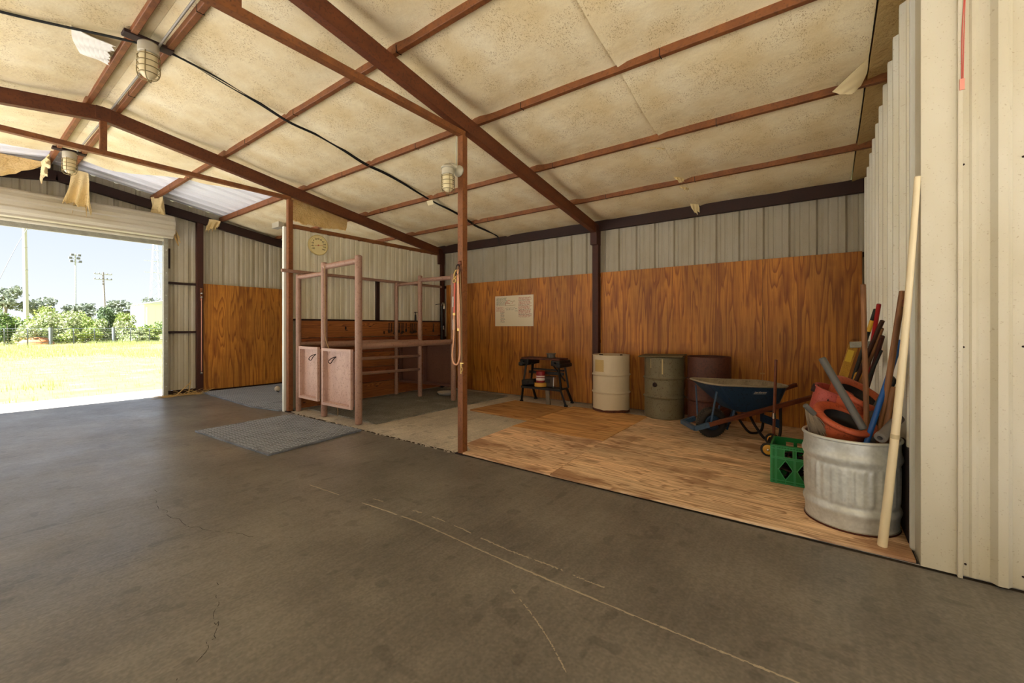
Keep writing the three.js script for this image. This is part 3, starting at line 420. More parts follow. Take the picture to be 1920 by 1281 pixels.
// ---------------------------------------------------------------- cables
{ const pts = [V(-5.34, yR(-0.4) + 0.03, -0.4), V(-5.3, yR(0.3) + 0.02, 0.3), V(-5.12, yR(0.95) + 0.0, 0.95), V(-5.05, yR(1.2) + 0.0, 1.2), V(-5.05, yR(1.4) + 0.03, 1.4)]; const pts2 = []; for (let d = 1.4; d < 6.75; d += 0.35) { let s = 0.0; for (const q of purlinD) s += 0.045 * Math.exp(-((d - q) ** 2) / 0.02); pts2.push(V(-5.05 - 0.035 * (d - 1.4) + 0.01 * Math.sin(d * 5), yR(d) + 0.018 - s * 0.6, d)); }
  tag(mesh('black_cable', [tube([...pts, ...pts2.slice(1), V(-5.25, 3.05, 6.72)], 0.011, 6, 150)], M.black), 'black cable sagging along the ceiling seam from the ridge to the back wall', 'cable');
  tag(mesh('black_cable', [tube(pts2.map((q) => q.clone().add(new THREE.Vector3(0.022 + 0.012 * Math.sin(q.z * 3), 0.004, 0.01))), 0.009, 6, 130)], M.blackMetal), 'second thinner black cable running beside the first along the ceiling', 'cable');
  tag(mesh('conduit', [tube([V(-10.3, yR(1.28) + 0.02, 1.215), V(-8.6, yR(1.28) + 0.01, 1.205), V(-7.1, yR(1.28) + 0.02, 1.22), V(-6.4, yR(1.28) - 0.005, 1.21), V(-5.4, yR(1.28) + 0.015, 1.22), V(-5.06, yR(1.28) - 0.01, 1.2), V(-4.6, yR(1.28) - 0.0, 1.2), V(-4.0, yR(1.28) + 0.03, 1.21), V(0.4, yR(1.28) + 0.03, 1.21)], 0.010, 6, 120)], std({ color: hex(150, 142, 128), roughness: 0.5 })), 'thin grey electrical cable tied along the far ridge purlin', 'cable'); }
// ---------------------------------------------------------------- caged lamps (unlit)
const glassM = std({ color: hex(226, 210, 166), roughness: 0.35 }), cageM = std({ color: hex(140, 124, 84), roughness: 0.5, metalness: 0.4 }), castM = std({ color: hex(190, 182, 160), roughness: 0.6, metalness: 0.2 });
function cagedLamp(label, pos, s = 1) {
  const t = thing('caged_lamp', label, 'lamp', pos, 'caged jar lamps');
  part('housing', [lathe([[0, 0], [0.062, 0], [0.066, -0.012], [0.066, -0.07], [0.06, -0.085], [0, -0.085]], 20)], castM, t);
  part('glass_jar', [lathe([[0.052, -0.085], [0.056, -0.1], [0.057, -0.2], [0.05, -0.235], [0.032, -0.258], [0, -0.265]], 20)], glassM, t);
  const cg = sub('cage', t);
  for (const y of [-0.105, -0.15, -0.195, -0.238]) part('ring', [torus(y < -0.23 ? 0.062 : 0.07, 0.0035, 5, 24).rotateX(Math.PI / 2).translate(0, y, 0)], cageM, cg);
  for (let k = 0; k < 4; k++) { const a = k * Math.PI / 2 + 0.5; part('wire', [tube([[0.068, -0.08], [0.07, -0.15], [0.07, -0.235], [0.052, -0.272], [0, -0.285]].map(([r, y]) => new THREE.Vector3(r * Math.cos(a), y, r * Math.sin(a))), 0.0035, 5, 14)], cageM, cg); }
  t.scale.setScalar(s); return t;
}
{ const l1 = cagedLamp('caged jar lamp under the ridge, largest, near the torn white patch', [-5.0, 4.0, 1.13], 1.2); part('mount_bar', [bx(0.09, 0.025, 0.3, 0, 0.012, 0, 0.004)], M.steelDark, l1);
  const l2 = cagedLamp('caged jar lamp under the ridge nearest the rolling door', [-9.05, 4.0, 1.13], 1.2); part('mount_bar', [bx(0.09, 0.025, 0.3, 0, 0.012, 0, 0.004)], M.steelDark, l2);
  const l3 = cagedLamp('caged jar lamp bracketed high on the strap-hung steel post', [X1 - 0.06, 3.085, DP - 0.135], 1.0);
  part('bracket_arm', [tube([new THREE.Vector3(0, 0, 0), new THREE.Vector3(0.01, 0.03, -0.03), new THREE.Vector3(0.04, 0.02, -0.09)], 0.025, 8, 12), lathe([[0, 0], [0.06, 0], [0.062, 0.02], [0.03, 0.045], [0, 0.05]], 18).rotateX(Math.PI / 2).translate(0.055, -0.02, -0.123), lathe([[0, 0.03], [0.05, 0.022], [0.072, 0], [0.072, -0.02], [0, -0.02]], 18)], castM, l3); 
  tag(mesh('conduit', [tube([V(X1 - 0.045, 3.11, DP - 0.02), V(X1 - 0.047, 3.3, DP - 0.018), V(X1 - 0.045, 3.45, DP - 0.018)], 0.008, 6, 12)], castM), 'short pale conduit running up the strap-hung post above its lamp', 'conduit');
}
{ const t = thing('junction_box', 'small square electrical box on the ceiling of the left bay', 'box', [-9.25, yR(4.22) + 0.02, 4.22]); part('box', [bx(0.3, 0.11, 0.12, 0, -0.03, 0, 0.006)], castM, t); part('cover', [bx(0.31, 0.012, 0.13, 0, -0.09, 0, 0.003)], castM, t); }
tag(mesh('paper_tag', [bx(0.1, 0.075, 0.006, 0, 0, 0).rotateY(0.5).rotateX(0.4).translate(-5.15, yR(4.72) - 0.05, -4.75)], std({ color: hex(226, 210, 166), roughness: 0.7 })), 'small pale scrap dangling at the black cable below the ceiling', 'scrap');

// ---------------------------------------------------------------- rubber mats
const mat3 = (label, pts, m = M.rubber, th = 0.018, y = 0.004, group) => { const s = new THREE.Shape(pts.map(([x, d]) => new THREE.Vector2(x, d))); const g = flat(new THREE.ExtrudeGeometry(s, { depth: th, bevelEnabled: true, bevelThickness: 0.002, bevelSize: 0.002, bevelSegments: 1 })); g.rotateX(-Math.PI / 2); g.translate(0, y + 0.002, 0); const t = thing('rubber_mat', label, 'mat', [0, 0, 0], group); part('sheet', [uvBox(g)], m, t);
  // raised tread bars, alternating left and right
  const q = new THREE.BoxGeometry(0.044, 0.005, 0.012), xs = pts.map((p) => p[0]), ds = pts.map((p) => p[1]), ok = (x, d) => { let n = true; for (let i = 0; i < pts.length; i++) { const [ax, ad] = pts[i], [bx2, bd] = pts[(i + 1) % pts.length]; if ((bx2 - ax) * (d - ad) - (bd - ad) * (x - ax) < 0.02) n = false; } return n; }, mt = [], M4 = new THREE.Matrix4();
  let k = 0; for (let x = Math.min(...xs); x < Math.max(...xs); x += 0.048, k++) { let j = 0; for (let d = Math.min(...ds); d < Math.max(...ds); d += 0.048, j++) if (ok(x, d)) mt.push([x, d, (k + j) & 1 ? Math.PI / 4 : -Math.PI / 4]); }
  const im = new THREE.InstancedMesh(q, m === M.rubber ? M.tread : m, mt.length); im.name = 'tread'; im.userData.kind = 'stuff'; im.castShadow = im.receiveShadow = true; mt.forEach(([x, d, r], i) => { M4.makeRotationY(r); M4.setPosition(x, y + th + 0.005, -d); im.setMatrixAt(i, M4); }); t.add(im); return t; };
mat3('grey rubber tread mat lying alone on the aisle concrete', [[-6.58, 1.96], [-4.73, 2.06], [-4.88, 3.28], [-6.64, 3.215]], M.rubber, 0.018, 0.001);
mat3('grey rubber mat in the left bay, against the left wall', [[-10.38, 3.2], [-7.82, 3.12], [-7.9, 5.6], [-10.38, 5.6]]);
mat3('grey rubber mat in the left bay, beside the white-edged partition', [[-7.8, 3.12], [-7.09, 3.25], [-7.09, 5.5], [-7.88, 5.6]]);
mat3('dusty rubber mat under the pipe stocks, front one', [[-6.85, 3.6], [-5.02, 3.62], [-5.0, 5.16], [-6.85, 5.2]], M.rubberStall, 0.016);
mat3('dusty rubber mat under the rear of the pipe stocks', [[-6.85, 5.22], [-4.99, 5.18], [-4.94, 6.6], [-6.85, 6.6]], M.rubberStall, 0.016);
{ const t = thing('toy_ball', 'small pale ball with a short stem on the left bay mat', 'ball', [-9.2, 0.024, 4.18]); part('ball', [lathe(Array.from({ length: 11 }, (_, i) => [0.055 * Math.sin(i / 10 * Math.PI), 0.055 - 0.055 * Math.cos(i / 10 * Math.PI)]), 16)], std({ color: hex(206, 190, 168), roughness: 0.6 }), t); part('stem', [cyl(new THREE.Vector3(0.04, 0.012, 0.03), new THREE.Vector3(0.2, 0.012, 0.06), 0.01)], M.black, t); }

// ---------------------------------------------------------------- pipe stocks
{
  const t = thing('pipe_stocks', 'brown painted pipe stocks with sheet steel gates beside the partition', 'stocks'), p = (n, a, b, r, m = M.stall) => part(n, [pipe(V(...a), V(...b), r)], m, t);
  const P = { P0: [-6.84, 3.44, 0.04, 2.24], P1: [-6.105, 3.463, 0.046, 2.37], P2: [-5.22, 3.468, 0.05, 2.39], P3: [-5.42, 5.57, 0.05, 2.36], P4: [-6.255, 5.505, 0.044, 2.38], P5: [-6.865, 5.42, 0.037, 2.27] };
  for (const k in P) { const [x, d, r, h] = P[k]; p('post', [x, k === 'P0' || k === 'P1' || k === 'P2' ? 0.004 : 0.02, d], [x, h, d], r); }
  const at = (k, y) => [P[k][0], y, P[k][1]];
  p('top_bar', at('P1', 2.30), at('P2', 2.315), 0.043); p('top_bar', at('P0', 2.19), at('P1', 2.2), 0.034); p('top_bar', at('P4', 2.29), at('P3', 2.29), 0.04); p('top_bar', at('P5', 2.22), at('P4', 2.25), 0.028);
  p('rail', at('P2', 1.10), at('P3', 1.11), 0.045); p('rail', at('P1', 1.10), at('P4', 1.10), 0.04); p('rail', at('P0', 1.10), at('P5', 1.10), 0.034);
  p('rail', at('P2', 0.93), at('P4', 0.82), 0.023); p('rail', at('P2', 0.72), at('P4', 0.56), 0.023);
  const gate = (A, B, y0, y1, f, latch) => {   // frame of square tube around a recessed sheet, front at the -d side
    const a = V(...A), b = V(...B), g = sub('gate', t), dir = b.clone().sub(a).normalize(), nrm = dir.clone().cross(new THREE.Vector3(0, 1, 0)).normalize().multiplyScalar(-1), L = a.distanceTo(b), up = new THREE.Vector3(0, 1, 0);
    if (nrm.z < 0) nrm.negate(); const at2 = (s, y, o) => a.clone().addScaledVector(dir, s).addScaledVector(nrm, o).setY(y);
    part('gate_frame', [bar(at2(0.02, y0, 0), at2(0.02, y1, 0), 0.04, 0.045, nrm, 0.003), bar(at2(L - 0.02, y0, 0), at2(L - 0.02, y1, 0), 0.04, 0.045, nrm, 0.003), bar(at2(0.038, y0 + 0.02, 0), at2(L - 0.038, y0 + 0.02, 0), 0.039, 0.044, nrm), bar(at2(0.038, y1 - 0.02, 0), at2(L - 0.038, y1 - 0.02, 0), 0.039, 0.044, nrm)], f, g);
    part('gate_sheet', [bar(at2(L / 2, y0 + 0.03, -0.05), at2(L / 2, y1 - 0.03, -0.05), L - 0.05, 0.006, nrm)], f, g);
    part('gate_liner', [bar(at2(0.043, y0 + 0.03, -0.03), at2(0.043, y1 - 0.03, -0.03), 0.006, 0.05, nrm), bar(at2(L - 0.043, y0 + 0.03, -0.03), at2(L - 0.043, y1 - 0.03, -0.03), 0.006, 0.05, nrm), bar(at2(0.04, y0 + 0.043, -0.03), at2(L - 0.04, y0 + 0.043, -0.03), 0.006, 0.05, nrm), bar(at2(0.04, y1 - 0.043, -0.03), at2(L - 0.04, y1 - 0.043, -0.03), 0.006, 0.05, nrm)], f, g);
    if (latch) { const c = at2(L * latch, (y0 + y1) / 2 + 0.17 + (y1 - y0) * 0.12, -0.045), q = (x, y, o) => c.clone().addScaledVector(dir, x).addScaledVector(nrm, o).add(new THREE.Vector3(0, y, 0)); part('latch_ring', [tube([q(0.05, 0.03, 0), q(0.0, 0.0, 0.05), q(-0.05, -0.05, 0.06), q(-0.03, -0.07, 0.04), q(0.03, -0.01, 0.03), q(0.06, 0.03, 0.0)], 0.006, 6, 30)], M.iron, g); }
  };
  gate([-6.775, 0, 3.43], [-6.17, 0, 3.41], 0.24, 1.07, M.sheet, 0.62); gate([-6.05, 0, 3.41], [-5.3, 0, 3.415], 0.21, 1.06, M.sheet, 0.3);
  gate([-6.82, 0, 5.46], [-6.31, 0, 5.52], 0.27, 1.05, M.sheetShaded); gate([-6.2, 0, 5.55], [-5.48, 0, 5.6], 0.27, 1.06, M.sheetShaded);
}
tag(mesh('pipe_rail', [pipe(V(X2 + 0.075, 2.285, 3.19), V(X2 + 0.075, 2.285, 6.7), 0.027)], M.stall), 'long brown pipe rail along the partition wall, poking out past the front post', 'rail');
tag(mesh('lead_cord', [tube([V(-6.04, 2.31, 3.43), V(-5.98, 2.26, 3.40), V(-5.975, 1.7, 3.405), V(-5.955, 1.2, 3.40), V(-5.94, 1.0, 3.46), V(-5.93, 0.3, 3.53), V(-5.86, 0.12, 3.54), V(-5.9, 0.03, 3.56)], 0.006, 6, 60)], std({ color: hex(176, 138, 92), roughness: 0.8 })), 'thin tan cord hanging from the stocks top bar down behind the gate', 'cord');
{ // irons hanging along the top plank
  const ds = [[5.27, 0.17], [5.33, 0.15], [5.40, 0.2], [5.52, 0.17], [5.585, 0.2], [5.62, 0.17], [5.70, 0.15], [5.82, 0.18], [5.86, 0.19], [5.91, 0.18], [5.96, 0.17], [6.09, 0.18], [6.46, 0.16]];
  const where = ['first', 'second', 'third', 'fourth', 'fifth', 'sixth', 'seventh', 'eighth', 'ninth', 'tenth', 'eleventh', 'twelfth', 'last'];
  ds.forEach(([d, L], i) => { const t = thing('hanging_iron', `${where[i]} small black iron from the front, hung on the top partition plank`, 'iron tool', [X2 + 0.068, 1.45, d], 'irons hung on the partition plank'); part('shaft', [bar(new THREE.Vector3(0, 0, 0), new THREE.Vector3(0.004, -L, 0.01), 0.014, 0.01, new THREE.Vector3(1, 0, 0), 0.002)], M.black, t); part('head', [i % 3 ? torus(0.018, 0.007, 6, 12).rotateY(Math.PI / 2).translate(0.004, -L, 0.01) : bx(0.014, 0.06, 0.035, 0.004, -L + 0.01, 0.01, 0.004)], M.black, t); part('nail', [cyl(new THREE.Vector3(-0.02, 0.0, 0), new THREE.Vector3(0.015, 0.002, 0), 0.004, 0.004, 6)], M.iron, t); });
}
{ const t = thing('feed_pan', 'shallow white pan on the floor behind the stocks', 'pan', [-6.0, 0.02, 5.98]); part('bowl', [lathe([[0, 0.004], [0.14, 0.004], [0.185, 0.06], [0.192, 0.062], [0.19, 0.055], [0.145, 0], [0, 0]], 28)], std({ color: hex(206, 200, 188), roughness: 0.4 }), t); part('base_ring', [torus(0.145, 0.008, 6, 28).rotateX(Math.PI / 2).translate(0, 0.006, 0)], M.black, t); }
{ const t = thing('water_hydrant', 'dark standpipe with a pale faucet in the back corner by the partition', 'faucet', [-6.78, 0.004, 6.6]); part('standpipe', [cyl(new THREE.Vector3(0, 0, 0), new THREE.Vector3(0, 1.86, 0), 0.035, 0.035, 12)], M.blackMetal, t); part('spout', [tube([new THREE.Vector3(0, 1.84, 0), new THREE.Vector3(0.09, 1.9, 0.05), new THREE.Vector3(0.15, 1.85, 0.08), new THREE.Vector3(0.155, 1.77, 0.085)], 0.022, 8, 20)], M.chrome, t); part('lever', [bar(new THREE.Vector3(0, 1.9, 0), new THREE.Vector3(-0.13, 1.87, 0.07), 0.02, 0.012, new THREE.Vector3(0, 1, 0), 0.003)], M.blackMetal, t); part('clip', [bx(0.02, 0.09, 0.03, 0.05, 1.36, 0.0, 0.004)], M.chrome, t); }
{ const t = thing('hose_valve', 'small black valve on the ribbed partition above the plank wall', 'valve', [X2 + 0.02, 1.5, 5.96]); part('body', [cyl(new THREE.Vector3(0.03, 0, 0), new THREE.Vector3(0.03, 0.14, 0), 0.022, 0.016, 10)], M.black, t); part('tap', [bx(0.07, 0.012, 0.05, 0.04, 0.19, 0, 0.004), cyl(new THREE.Vector3(0.03, 0.12, 0), new THREE.Vector3(0.03, 0.2, 0), 0.008)], M.black, t); }

// ---------------------------------------------------------------- plywood sheets laid on the floor
const FLY = 0.03;
const plyM = (t, ou, ov, c) => std({ map: rep(t, 1.22, 2.44, ou, ov), bumpMap: rep(T.concreteB, 0.5, 2), bumpScale: 0.001, roughness: 0.75, color: c || new THREE.Color(1.15, 1.12, 1.08) });
function sheetOnFloor(label, pts, m, group, y0 = 0.012) {
  const s = new THREE.Shape(pts.map(([x, d]) => new THREE.Vector2(x, d))); const g = flat(new THREE.ExtrudeGeometry(s, { depth: FLY - y0 - 0.003, bevelEnabled: true, bevelThickness: 0.0015, bevelSize: 0.0015, bevelSegments: 1 })); g.rotateX(-Math.PI / 2); g.translate(0, y0 + 0.0015, 0);
  const p = g.attributes.position, uv = g.attributes.uv; for (let i = 0; i < p.count; i++) uv.setXY(i, -p.getZ(i) + p.getY(i), p.getX(i));   // grain along x
  return tag(mesh('plywood_sheet', [g], m), label, 'plywood', group);
}
sheetOnFloor('pale weathered floor sheet cut around the strap-hung post', [[-3.08, 3.31], [-1.99, 3.30], [-2.06, 4.63], [-3.36, 4.58], [-3.29, 3.6], [-3.08, 3.44]], plyM(T.plyFloorA, 0.2, 0.3, new THREE.Color(1.16, 1.1, 1.06)));
sheetOnFloor('orange floor sheet with swirling grain in front of the white drum', [[-3.37, 4.59], [-2.065, 4.64], [-2.065, 6.3], [-3.36, 6.35]], plyM(T.plyFloorB, 0.1, 0.6));
sheetOnFloor('small brown floor sheet in front of the folding bench', [[-4.60, 5.12], [-3.39, 5.06], [-3.375, 6.22], [-4.50, 6.24]], plyM(T.plyFloorB, 0.6, 0.1, new THREE.Color(0.8, 0.74, 0.66)), undefined, 0.005);
sheetOnFloor('long floor sheet at the aisle edge under the galvanized tank', [[-1.982, 3.295], [0.455, 3.33], [0.455, 4.52], [-2.05, 4.52]], plyM(T.plyFloorA, 0.5, 0.75));
sheetOnFloor('long floor sheet under the wheelbarrow', [[-2.052, 4.524], [0.455, 4.524], [0.455, 5.74], [-2.057, 5.74]], plyM(T.plyFloorA, 0.85, 0.15));
sheetOnFloor('long floor sheet along the back wall beneath the two darker drums', [[-2.058, 5.744], [0.455, 5.744], [0.455, 6.79], [-2.058, 6.79]], plyM(T.plyFloorA, 0.1, 0.5));
{ const t = mesh('black_underlay', [rb(-3.05, 0.468, 0.004, 0.0115, 3.345, 4.5), rb(-2.05, 0.468, 0.004, 0.0115, 4.51, 6.78), rb(-3.33, -2.06, 0.004, 0.0115, 4.51, 6.26)], M.black); tag(t, 'thin black layer showing beneath the floor plywood', 'underlay'); }  // thin black layer beneath the floor sheets

// ---------------------------------------------------------------- thermometer dial and whiteboard
function canvasTex(w, h, draw) { const c = document.createElement('canvas'); c.width = w; c.height = h; draw(c.getContext('2d'), w, h); const t = new THREE.CanvasTexture(c); t.colorSpace = THREE.SRGBColorSpace; t.magFilter = THREE.LinearFilter; return t; }
{
  const t = thing('wall_thermometer', 'round cream dial thermometer with red needle, high on the ribbed partition', 'thermometer', [X2 + 0.034, 2.785, 3.825]), R = 0.168;
  const face = canvasTex(512, 512, (c, w) => { c.fillStyle = '#e9d9a2'; c.fillRect(0, 0, w, w); c.translate(w / 2, w / 2); c.fillStyle = '#453208'; c.font = 'bold 58px sans-serif'; c.textAlign = 'center'; c.textBaseline = 'middle';
    const n = [-60, -40, -20, 0, 20, 40, 60, 80, 100, 120, 140]; n.forEach((v, i) => { const a = (-215 + i * 25) * Math.PI / 180 - (0) ; c.fillText(String(v), Math.cos(a) * 172, Math.sin(a) * 172); });
    for (let i = 0; i <= 100; i++) { const a = (-215 + i * 2.5) * Math.PI / 180, r0 = i % 10 ? 222 : 212; c.fillRect(0, 0, 0, 0); c.save(); c.rotate(a); c.fillRect(r0, -1.5, 232 - r0, 3); c.restore(); } });
  part('case', [lathe([[0, -0.03], [R, -0.03], [R + 0.006, -0.012], [R + 0.006, 0.004], [R - 0.004, 0.008], [R - 0.008, 0.0], [0, 0.0]], 48).rotateX(Math.PI / 2).rotateY(Math.PI / 2)], std({ color: hex(200, 178, 118), roughness: 0.5 }), t);
  const d = new THREE.CircleGeometry(R - 0.006, 48); d.rotateY(Math.PI / 2); d.translate(0.002, 0, 0); part('dial', [d], std({ map: face, roughness: 0.5 }), t);
  part('needle', [bar(new THREE.Vector3(0.006, -0.012, 0.07), new THREE.Vector3(0.006, 0.008, -0.09), 0.004, 0.012, new THREE.Vector3(1, 0, 0)), cyl(new THREE.Vector3(0, 0, 0), new THREE.Vector3(0.009, 0, 0), 0.012, 0.01, 12)], std({ color: hex(176, 44, 22), roughness: 0.5 }), t);
}
{
  const t = thing('whiteboard', 'whiteboard covered in red and grey handwriting on the plywood wall', 'whiteboard', [-4.945, 1.705, DB - 0.04]);
  let q = 77; const r2 = () => { q = (Math.imul(q, 1103515245) + 12345) & 0x7fffffff; return q / 0x7fffffff; };
  const face = canvasTex(1024, 672, (c, w, h) => { c.fillStyle = '#e0d0b2'; c.fillRect(0, 0, w, h); c.lineCap = 'round';
    const scrawl = (x, y, L, s, col, lw = 3) => { c.strokeStyle = col; c.lineWidth = lw; let px = x; while (px < x + L) { const ww = s * (1.5 + r2() * 4); c.beginPath(); c.moveTo(px, y); for (let k = 0; k < ww; k += s * 0.42) c.lineTo(px + k, y + (r2() - 0.5) * s * 1.2 - (r2() < 0.15 ? s * 0.7 : 0)); c.stroke(); px += ww + s * 0.9; } };
    for (let i = 0; i < 22; i++) scrawl(640 + r2() * 20, 50 + i * 20.5, 330 * (0.8 + r2() * 0.2), 12, i % 5 === 3 ? '#6a3a38' : '#a8201c', 4.4);
    for (let i = 0; i < 9; i++) scrawl(30, 40 + i * 21, 230 + r2() * 60, 12, '#46584a', 3.6); for (let i = 0; i < 5; i++) scrawl(30, 245 + i * 24, 190, 12, '#a83a30', 3.6); for (let i = 0; i < 12; i++) scrawl(150, 360 + i * 21, 90, 11, i % 3 ? '#5c4c48' : '#a0302c', 3.6);
    c.strokeStyle = '#b82a1a'; c.lineWidth = 9; c.beginPath(); c.moveTo(285, 200); c.bezierCurveTo(300, 120, 350, 90, 410, 105); c.stroke(); scrawl(300, 170, 230, 30, '#a82a1c', 6); scrawl(430, 120, 130, 20, '#7a5a20', 5); c.fillRect(0, 0, 0, 0); c.beginPath(); c.moveTo(280, 212); c.lineTo(560, 206); c.stroke(); scrawl(290, 275, 240, 13, '#5c5242', 4); scrawl(310, 310, 200, 13, '#5c5242', 4); scrawl(560, 290, 60, 14, '#3a5a48', 4); scrawl(550, 340, 60, 14, '#3a5a48', 4); });
  part('board', [bx(0.945, 0.615, 0.01, 0, 0, 0.0, 0.002)], std({ color: hex(226, 216, 200), roughness: 0.5 }), t);
  const f = new THREE.PlaneGeometry(0.93, 0.6); f.translate(0, 0, 0.006); part('writing_surface', [f], std({ map: face, roughness: 0.4 }), t);
}

// ---------------------------------------------------------------- steel drums
function drum(name, label, pos, R, Hh, m, o = {}) {
  const t = thing(name, label, 'drum', pos, 'steel drums along the back wall'), pts = [[0, 0.012], [R - 0.012, 0.012], [R - 0.004, 0], [R, 0.006], [R, 0.02]];
  for (const y of [Hh * 0.345, Hh * 0.655]) pts.push([R - 0.002, y - 0.03], [R + 0.004, y - 0.012], [R + 0.016, y - 0.003], [R + 0.016, y + 0.003], [R + 0.004, y + 0.012], [R - 0.002, y + 0.03]);
  pts.push([R, Hh - 0.018]); if (o.open) pts.push([R + 0.004, Hh - 0.006], [R, Hh], [R - 0.006, Hh - 0.004], [R - 0.008, Hh * 0.6], [R - 0.01, 0.05], [0, 0.05]); else pts.push([R + 0.005, Hh - 0.008], [R + 0.002, Hh], [R - 0.008, Hh - 0.002], [R - 0.012, Hh - 0.018], [0, Hh - 0.014]);
  part('shell', [lathe(pts, 56)], m, t);
  return t;
}
const drumWhite = std({ color: hex(206, 190, 160), roughness: 0.5, bumpMap: rep(T.bumpN, 0.7), bumpScale: 0.004 }), drumGrey = std({ map: rep(T.scuff, 0.7), color: hex(126, 118, 92), roughness: 0.6, metalness: 0.15 }), drumRust = std({ map: rep(T.rust, 0.8), roughness: 0.6, color: new THREE.Color(0.85, 0.82, 0.8) });
{ const t = drum('white_drum', 'off-white steel drum with rusted bottom edge, first of three', [-2.735, FLY - 0.014, 6.475], 0.292, 0.915, drumWhite);
  const pts = [], N = 60, P = [], U = []; for (let i = 0; i <= N; i++) { const a = i / N * Math.PI * 2, h = 0.05 + 0.055 * N1.fbm(i / N, 0.3, 8, 3, 3) - 0.03; pts.push([a, h]); }
  for (let i = 0; i < N; i++) { const q = (k, y) => [0.2945 * Math.cos(pts[k][0]), y, 0.2945 * Math.sin(pts[k][0])]; for (const v of [q(i, 0.004), q(i, pts[i][1]), q(i + 1, pts[i + 1][1]), q(i, 0.004), q(i + 1, pts[i + 1][1]), q(i + 1, 0.004)]) { P.push(...v); U.push(v[0] + v[2], v[1]); } }
  const g = new THREE.BufferGeometry(); g.setAttribute('position', new THREE.Float32BufferAttribute(P, 3)); g.setAttribute('uv', new THREE.Float32BufferAttribute(U, 2)); g.computeVertexNormals(); part('rust_band', [g], std({ map: rep(T.rust, 0.3), roughness: 0.95, side: THREE.DoubleSide }), t);
  const lb = flat(new THREE.CylinderGeometry(0.2945, 0.2945, 0.19, 10, 1, true, -0.62, 0.62)); lb.translate(0, 0.745, 0); part('paper_label', [lb], std({ color: hex(206, 178, 118), roughness: 0.8, map: rep(T.scuff, 0.2) }), t);
  for (const [x, z, r] of [[-0.14, 0.08, 0.035], [0.15, -0.06, 0.022]]) part('bung', [cyl(new THREE.Vector3(x, 0.9, z), new THREE.Vector3(x, 0.917, z), r, r * 0.9, 12)], M.iron, t); }
{ const t = drum('grey_drum', 'dented grey-green steel drum under a loose square lid, middle of three', [-1.885, FLY, 6.475], 0.285, 0.90, drumGrey, { open: true });
  const lid = new RoundedBoxGeometry(0.62, 0.022, 0.55, 1, 0.005); lid.rotateY(0.14); lid.rotateZ(0.02); lid.translate(-0.01, 0.917, 0.03); part('lid', [uvBox(lid)], std({ map: rep(T.scuff, 0.5), color: hex(104, 92, 62), roughness: 0.8 }), t);
  part('bung', [torus(0.026, 0.009, 8, 16).translate(0, 0, 0.29).rotateY(-0.18).translate(0, 0.5, 0), lathe([[0, 0], [0.018, 0], [0.018, 0.012], [0, 0.012]], 10).rotateX(Math.PI / 2).translate(0, 0, 0.284).rotateY(-0.18).translate(0, 0.5, 0)], M.iron, t);
  part('stain', [bx(0.018, 0.22, 0.002, 0, 0.77, 0.286).rotateY(0.2), bx(0.01, 0.14, 0.002, 0, 0.81, 0.286).rotateY(-0.42)], std({ color: hex(190, 168, 118), roughness: 0.8 }), t); }
drum('rust_drum', 'dark rust-brown open steel drum behind the wheelbarrow tray', [-1.262, FLY, 6.485], 0.283, 0.93, drumRust, { open: true });

